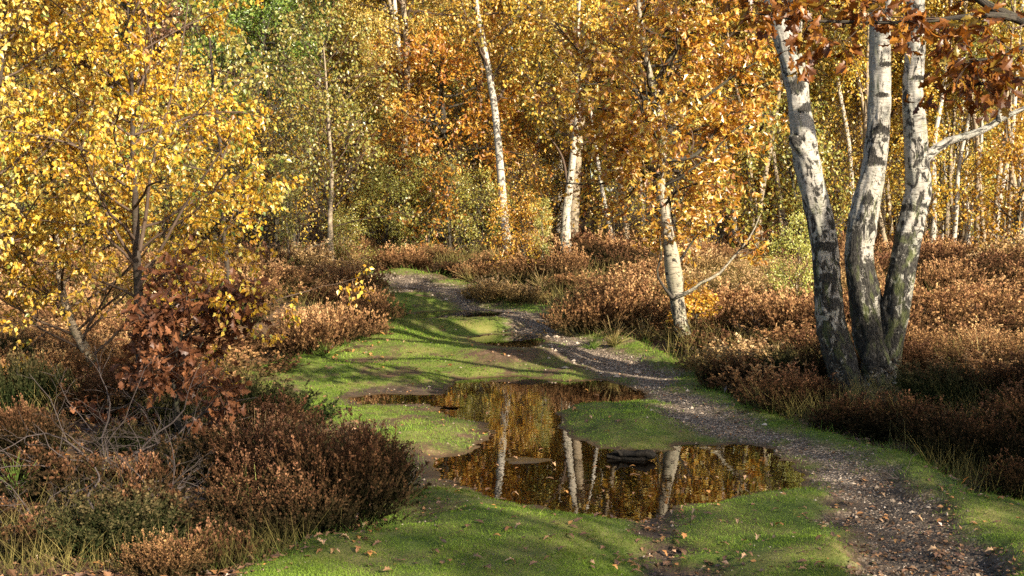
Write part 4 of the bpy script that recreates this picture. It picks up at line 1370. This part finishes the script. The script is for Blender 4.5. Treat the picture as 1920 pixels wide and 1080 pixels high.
DB = [dead_bush(311, 26, .62, .3), dead_bush(312, 20, .5, .3)]
for px, py, s, lab, k in ((215, 880, 1.0, 'tangle of bare dark dead heather stems on the left ground', 0), (330, 850, .9, 'bare dead heather stems around the brown oak sapling', 1),
                          (90, 985, .7, 'small dead heather skeleton near the lower left edge', 1), (300, 935, .6, 'flattened dead stems in front of the large dead tangle', 0),
                          (1760, 640, .6, 'bare grey stems standing in the heath right of the triple birch', 0), (1860, 600, .7, 'bare grey stems in the heath near the right edge', 1), (1430, 640, .6, 'bare grey stems in the heath left of the triple birch', 0), (1690, 900, .32, 'small bare twigs at the right bank edge', 1)):
    x, y = hitg(px, py)
    tag(obj('dead_heather', DB[k], None, (x, y, gz(x, y)), (0, 0, px * .1), s), lab, 'dead plant', None)

# curled dead branches lying on the left ground
rng = np.random.default_rng(320)
for i, (pts, w, lab) in enumerate([([(160, 1010), (175, 960), (165, 930), (186, 900), (178, 876)], 5, 'twisted grey dead branch leaning on the left ground'),
                                   ([(265, 925), (300, 915), (330, 922), (352, 918)], 8, 'short pale dead branch lying by the low heather')]):
    x, y = hitg(pts[0][0], pts[0][1])
    P_ = np.array([at(a, b, y + .02 * j) for j, (a, b) in enumerate(pts)])
    if i == 1:
        P_ = np.array([[*hitg(a, b), gz(*hitg(a, b)) + .015 + .02 * (j % 2)] for j, (a, b) in enumerate(pts)])
    r_ = np.linspace(w, w * .4, len(P_)) * y / FPX / 2
    mb = MB()
    add_tube(mb, P_, r_ * 1.3, 24, 7, rough=.2, seed=i)
    tag(obj('dead_branch', mb.mesh('dead_branch', [M['deadwood']])), lab, 'branch')


def grass_tuft(seed, n, Rb, H, w=.004):
    global rng
    rng = np.random.default_rng(seed)
    a = rng.uniform(0, 6.283, n)
    el = rng.uniform(.55, 1.5, n)
    st = np.stack([rng.normal(0, Rb * .3, n), rng.normal(0, Rb * .3, n), np.full(n, -.01)], 1)
    d = np.stack([np.cos(a) * np.cos(el), np.sin(a) * np.cos(el), np.sin(el)], 1)
    P, Rr = grow_from(st, d, rng.uniform(.5, 1.1, n) * H, 5, .06, (0, 0, -.14), np.full(n, w), .0006)
    side = norm(np.cross(d, rng.normal(0, 1, d.shape)))[:, None] * Rr[..., None]
    V = np.stack([P - side, P + side], 2)
    base_ = (np.arange(n) * 10)[:, None, None] + (np.arange(4) * 2)[None, :, None] + np.array([0, 1, 3, 2])[None, None]
    mb = MB()
    mb.add(V, base_.reshape(-1, 4), 0, np.repeat(rng.uniform(0, 1, n), 10), np.tile(np.repeat(np.linspace(.1, 1, 5), 2), n))
    return mb.mesh('grass_tuft', [M['grass_dry']])


GT = [grass_tuft(331, 110, .10, .36), grass_tuft(332, 80, .07, .26), grass_tuft(333, 60, .12, .45)]
TUFTS = [(28, 925, 1, .9, 'grass_green', 'bright green grass tuft at the left edge'), (470, 985, 0, .9, 'grass_green', 'arching green-yellow grass clump in the left heather'),
         (430, 1000, 0, .7, 'grass_dry', 'straw-coloured grass left of the arching clump'), (520, 1010, 2, .6, 'grass_dry', 'thin dry grass stalks against the front heather'),
         (490, 880, 2, .9, 'grass_dry', 'tall dry stalks rising above the left heather'), 
         (150, 760, 0, .8, 'grass_dry', 'dull grass at the foot of the leaning young birch'), (1770, 840, 2, .7, 'grass_dry', 'dry grass stalks right of the triple birch'),
         (1640, 815, 1, .8, 'grass_dry', 'dry grass wisps below the triple birch'), (1850, 690, 2, .9, 'grass_dry', 'dry stalks in the heath at the right edge'),
         (1450, 700, 0, .9, 'grass_dry', 'dry grass left of the triple birch'), (1150, 648, 0, 1.0, 'grass_dry', 'pale dry grass at the path edge below the oak'),
         (1210, 640, 0, 1.0, 'grass_dry', 'pale dry grass just left of the oak foot'), (1300, 640, 0, 1.1, 'grass_dry', 'pale dry grass just right of the oak foot'),
         (1110, 655, 1, .9, 'grass_green', 'green grass under the dark-footed heather'), (610, 668, 1, .9, 'grass_green', 'green tuft under the left russet heather'),
         (1700, 735, 1, .6, 'grass_green', 'green sprig at the foot of the triple birch'), (880, 528, 0, 1.0, 'grass_dry', 'golden grass beside the far path'),
         (960, 528, 0, 1.1, 'grass_dry', 'golden grass at the foot of the white birch'), (1020, 545, 0, 1.1, 'grass_dry', 'golden grass before the kinked birch')]
for px, py, k, s, mt, lab in TUFTS:
    x, y = hitg(px, py)
    tag(obj('grass_tuft', GT[k], None, (x, y, gz(x, y)), (0, 0, px * .37), s, [M[mt]]), lab, 'grass')

# ------------------------------------------------------------------ stuff on the ground
def scatter(n, ylo, yhi, keyfun, power=1.6, marg=1.05):
    """random ground points in the view wedge, denser near, kept with probability keyfun"""
    y = ylo + (yhi - ylo) * rng.uniform(0, 1, n) ** power
    x = rng.uniform(-1, 1, n) * (960 / FPX * y * marg + .2)
    k = rng.uniform(0, 1, n) < keyfun(x, y)
    return x[k], y[k]


def blades(n, ylo, yhi, keyfun, hmin, hmax, w, mat, name, label, cat, lean=.6, power=1.6, topc=None):
    x, y = scatter(n, ylo, yhi, keyfun, power)
    m = len(x)
    z = look('z', x, y)
    far = np.clip(y / 7, .8, 2.4)
    H = rng.uniform(hmin, hmax, m) * (.6 + .8 * n2(x, y, 2.5, 2, 91)) * far ** .5
    a = rng.uniform(0, 6.283, m)
    ww = w * far
    cx, cy = np.cos(a) * ww, np.sin(a) * ww
    b = np.stack([x, y, z - .004], 1)
    tip = b + np.stack([rng.normal(0, lean, m) * H, rng.normal(0, lean, m) * H, H], 1)
    V = np.stack([b - np.stack([cx, cy, 0 * cx], 1), b + np.stack([cx, cy, 0 * cx], 1), tip], 1)
    F_ = np.arange(m * 3).reshape(-1, 3)
    c = np.clip(n2(x, y, 1.6, 3, 95) * 1.3 - .15 + rng.normal(0, .12, m), 0, 1)
    hh = np.stack([c * .25 + .12, c * .25 + .12, c * .45 + .38], 1)
    mb = MB()
    mb.add(V, F_, 0, np.repeat(c, 3), hh.ravel(), smooth=True)
    tag(obj(name, mb.mesh(name, [mat])), label, cat, kind='stuff')


rng = np.random.default_rng(401)
blades(620000, 5.2, 21, lambda x, y: look('moss', x, y) ** 1.5 * (.25 + .75 * sstep(.25, .5, n2(x, y, 5, 2, 97))) * (look('sdW', x, y) > np.where(y > 13.6, .22, .02)), .007, .019, .0028, M['moss'], 'moss_carpet', 'short bright green moss and turf over the clearing', 'moss', .7)
blades(150000, 5.6, 25, lambda x, y: (1 - look('clear', x, y)) * sstep(.42, .62, n2(x, y, .9, 2, 99)), .06, .24, .0022, M['grass_dry'], 'dry_grass', 'thin dry grass between the heather bushes', 'grass', .5, 1.3)
blades(40000, 5.6, 21, lambda x, y: sstep(.0, .12, look('sdC', x, y) + .25) * (1 - sstep(.1, .35, look('sdC', x, y))), .03, .08, .002, M['grass_green'], 'edge_grass', 'short grass along the edges of the clearing', 'grass', .6, 1.3)

blades(60000, 5.2, 20, lambda x, y: look('moss', x, y) * sstep(.60, .74, n2(x, y, 3.3, 3, 111)) * (look('sdW', x, y) > .05), .018, .050, .0022, M['grass_tip'], 'turf_tufts', 'sparse longer yellowed grass wisps standing in the moss', 'grass', .8)


def pebbles(n, keyfun, smin, smax, mat, name, label, cat, ylo=5.4, yhi=21):
    x, y = scatter(n, ylo, yhi, keyfun, 1.5)
    m = len(x)
    z = look('z', x, y)
    s = rng.uniform(smin, smax, m) ** 1.0 * np.clip(y / 8, .8, 2.0)
    T6 = np.array([[1, 0, 0], [0, 1, 0], [-1, 0, 0], [0, -1, 0], [0, 0, .6], [0, 0, -.5]])
    F8 = np.array([[0, 1, 4], [1, 2, 4], [2, 3, 4], [3, 0, 4], [1, 0, 5], [2, 1, 5], [3, 2, 5], [0, 3, 5]])
    a = rng.uniform(0, 6.283, m)
    asp = rng.uniform(.5, 1, m)
    ca, sa = np.cos(a), np.sin(a)
    jit = rng.uniform(.7, 1.3, (m, 6, 1))
    L = T6[None] * jit
    lx, ly = L[..., 0] * s[:, None], L[..., 1] * (s * asp)[:, None]
    W = np.stack([x[:, None] + lx * ca[:, None] - ly * sa[:, None], y[:, None] + lx * sa[:, None] + ly * ca[:, None], z[:, None] + L[..., 2] * s[:, None] + s[:, None] * .15], -1)
    mb = MB()
    mb.add(W, (F8[None] + (np.arange(m) * 6)[:, None, None]).reshape(-1, 3), 0, np.repeat(rng.uniform(0, 1, m), 6), smooth=False)
    tag(obj(name, mb.mesh(name, [mat])), label, cat, kind='stuff')


t = NT('pebble')
M['pebble'] = t.done(t.bsdf(t.ramp(t.attr('c'), [(0, (.07, .055, .04)), (.35, (.21, .16, .115)), (.7, (.38, .295, .215)), (.92, (.46, .37, .275)), (1, (.54, .45, .35))]), .75))
pebbles(52000, lambda x, y: np.clip(look('gravel', x, y) * 1.1 + look('mud', x, y) * .18 + look('clear', x, y) * .02, 0, 1) * (look('sdW', x, y) > .01) * (.35 + .65 * n2(x, y, 3, 2, 5)), .003, .011, M['pebble'], 'gravel', 'loose brown gravel on the curving path', 'gravel')

pebbles(5200, lambda x, y: np.clip(look('gravel', x, y) + look('mud', x, y) * .3, 0, 1) * (look('sdW', x, y) > .02) * sstep(.4, .7, n2(x, y, 2, 2, 6)), .010, .026, M['pebble'], 'path_stones', 'larger loose stones trodden into the gravel path', 'stones')

# leaf litter (uncountable) and picked-out fallen leaves
LIT = leaf_mat('fallen_leaf', [(0, (.05, .03, .02)), (.35, (.14, .075, .04)), (.65, (.27, .14, .065)), (.85, (.42, .19, .05)), (.94, (.50, .34, .2)), (1, (.62, .46, .32))], trans=.1, gloss=.06, vv=.5)
M['litter'] = LIT


def litter(n, keyfun, smin, smax, name, label, power=1.4, yhi=22, tm=OAKL, lift=.006):
    x, y = scatter(n, 5.4, yhi, keyfun, power)
    m = len(x)
    p = np.stack([x, y, look('z', x, y) + rng.uniform(.001, lift * 2, m)], 1)
    d = rng.normal(0, 1, (m, 3))
    d[:, 2] *= .22
    mb = MB()
    place_leaves(mb, p, d, rng.uniform(smin, smax, m), tm, 0, c=rng.beta(1.6, 2.2, m), flat=3.0)
    tag(obj(name, mb.mesh(name, [LIT])), label, 'leaves', kind='stuff')


rng = np.random.default_rng(402)
litter(62000, lambda x, y: (1 - look('clear', x, y)) * (.35 + .65 * sstep(.35, .6, n2(x, y, 1.2, 2, 61))), .03, .075, 'leaf_litter', 'brown leaf litter under the heather and trees', tm=OAKL)
litter(60000, lambda x, y: np.clip(look('mud', x, y) * .8 + look('gravel', x, y) * .3 + .05 * look('clear', x, y) + .3 * look('clear', x, y) * (1 - look('moss', x, y)) + .5 * sstep(-.25, 0, look('sdC', x, y)) * look('clear', x, y) * .5, 0, 1) * (look('sdW', x, y) > -.02) * sstep(.3, .65, n2(x, y, 4, 2, 63)), .012, .034, 'path_litter', 'bits of fallen leaf strewn on path, ruts and moss', tm=DIA)

mbs = []
for i in range(4):
    rng = np.random.default_rng(420 + i)
    tv, tf = tmpl_oak(.10 + .08 * i)
    tv = tv.copy()
    tv[:, 2] += (.35 + .2 * i) * tv[:, 0] ** 2 * (1 if i % 2 else -1) + .04
    tv[:, 1] -= .5
    mb = MB()
    mb.add(tv, tf, 0, (.40, .60, .80, .91)[i], smooth=False)
    mbs.append(mb.mesh('fallen_leaf', [LIT]))
rr = random.Random(33)
ZL = [('on the near moss left of the leaf-filled rut', (700, 960, 1200, 1078), 46), ('on the near moss right of the leaf-filled rut', (1260, 930, 1600, 1078), 40), ('in the leaf-filled rut', (1180, 960, 1290, 1078), 34),
      ('on the muddy near end of the gravel path', (1600, 880, 1880, 1078), 44), ('on the moss island in the puddle', (1050, 755, 1240, 830), 14), ('on the moss left of the puddle', (500, 690, 830, 840), 30),
      ('on the sunlit moss past the puddle', (720, 610, 1000, 700), 26), ('beside the front heather bush', (560, 985, 720, 1050), 34), ('in the lower left corner', (0, 1020, 250, 1075), 30),
      ('under the left russet heather', (600, 620, 720, 680), 24), ('along the edge of the puddle', (830, 820, 930, 930), 26), ('afloat on the large puddle', (900, 715, 1450, 940), 60)]
for where, (a, b, c, d), cnt in ZL:
    for i in range(cnt):
        px, py = rr.uniform(a, c), rr.uniform(b, d)
        x, y = hitg(px, py)
        flo = 'afloat' in where
        if (look('sdW', x, y)[0] < .03) != flo: continue
        if flo: x, y = hit(px, py, -prof(10.0)); x, y = float(x), float(y)
        k = rr.choice([0, 0, 1, 1, 2, 3]) if 'russet' not in where else 2
        s = rr.uniform(.03, .06) * (1.25 if y > 10 else 1)
        tag(obj('fallen_leaf', mbs[k], None, (x, y, .004 if flo else gz(x, y) + .008), (rr.uniform(-.35, .35) * (.2 if flo else 1), rr.uniform(-.35, .35) * (.2 if flo else 1), rr.uniform(0, 6.28)), s),
            '%s fallen oak leaf lying %s' % (['dark brown', 'brown', 'orange', 'pale'][k], where), 'leaf', '%s fallen leaves %s' % (['dark brown', 'brown', 'orange', 'pale'][k], where))

# sodden log and mud islet in the puddle
rng = np.random.default_rng(430)
p0, p1 = hit(1138, 851), hit(1228, 856)
mb = MB()
a3, b3 = np.array([*p0, .02]), np.array([*p1, .024])
add_tube(mb, [a3, a3 * .75 + b3 * .25 + [0, .01, .006], a3 * .45 + b3 * .55 + [0, -.008, .004], a3 * .15 + b3 * .85 + [0, .01, .008], b3], [.010, .034, .026, .040, .014], 60, 14, rough=1.1, seed=14)
for fx, dx in ((.3, -.05), (.72, .06)):
    pm = a3 * (1 - fx) + b3 * fx
    add_tube(mb, [pm, pm + [dx * .5, -.02, .035], pm + [dx, -.03, .05]], [.014, .010, .003], 10, 7, rough=.3, seed=4)
t = NT('wet_log')
n_ = t.noise(t.n('NewGeometry').outputs['Position'], 60, 4, .7)
M['log'] = t.done(t.bsdf(t.mix(n_, (.006, .005, .004), (.035, .03, .024)), .8, t.bump(n_, .8, .01), .1))
tag(obj('sodden_log', mb.mesh('sodden_log', [M['log']])), 'short black sodden log lying in the puddle', 'log')
c0 = hit(986, 855)
mb = MB()
th = np.linspace(0, 6.283, 28, endpoint=False)
ringV, F_ = [np.array([[c0[0], c0[1], .008]])], []
for k, (rad, zz) in enumerate([(.35, .007), (.75, .004), (1.15, -.02)]):
    w_ = 1 + .18 * np.sin(th * 3 + k) + .1 * np.sin(th * 5)
    ringV.append(np.stack([c0[0] + np.cos(th) * rad * .19 * w_, c0[1] + np.sin(th) * rad * .13 * w_, np.full(28, zz)], 1))
VV = np.concatenate(ringV)
tri = [[0, 1 + i, 1 + (i + 1) % 28] for i in range(28)]
quad = [[1 + 28 * k + i, 1 + 28 * k + 28 + i, 1 + 28 * k + 28 + (i + 1) % 28, 1 + 28 * k + (i + 1) % 28] for k in range(2) for i in range(28)]
mb.add(VV, np.array(quad))
mb.f.append((np.array(tri), 0, True))
t = NT('wet_mud')
M['wetmud'] = t.done(t.bsdf(t.mix(t.noise(t.n('NewGeometry').outputs['Position'], 40, 4), (.02, .013, .006), (.06, .04, .018)), .35, None, .4))
tag(obj('mud_islet', mb.mesh('mud_islet', [M['wetmud']])), 'flat brown mud islet just breaking the puddle surface', 'mud')
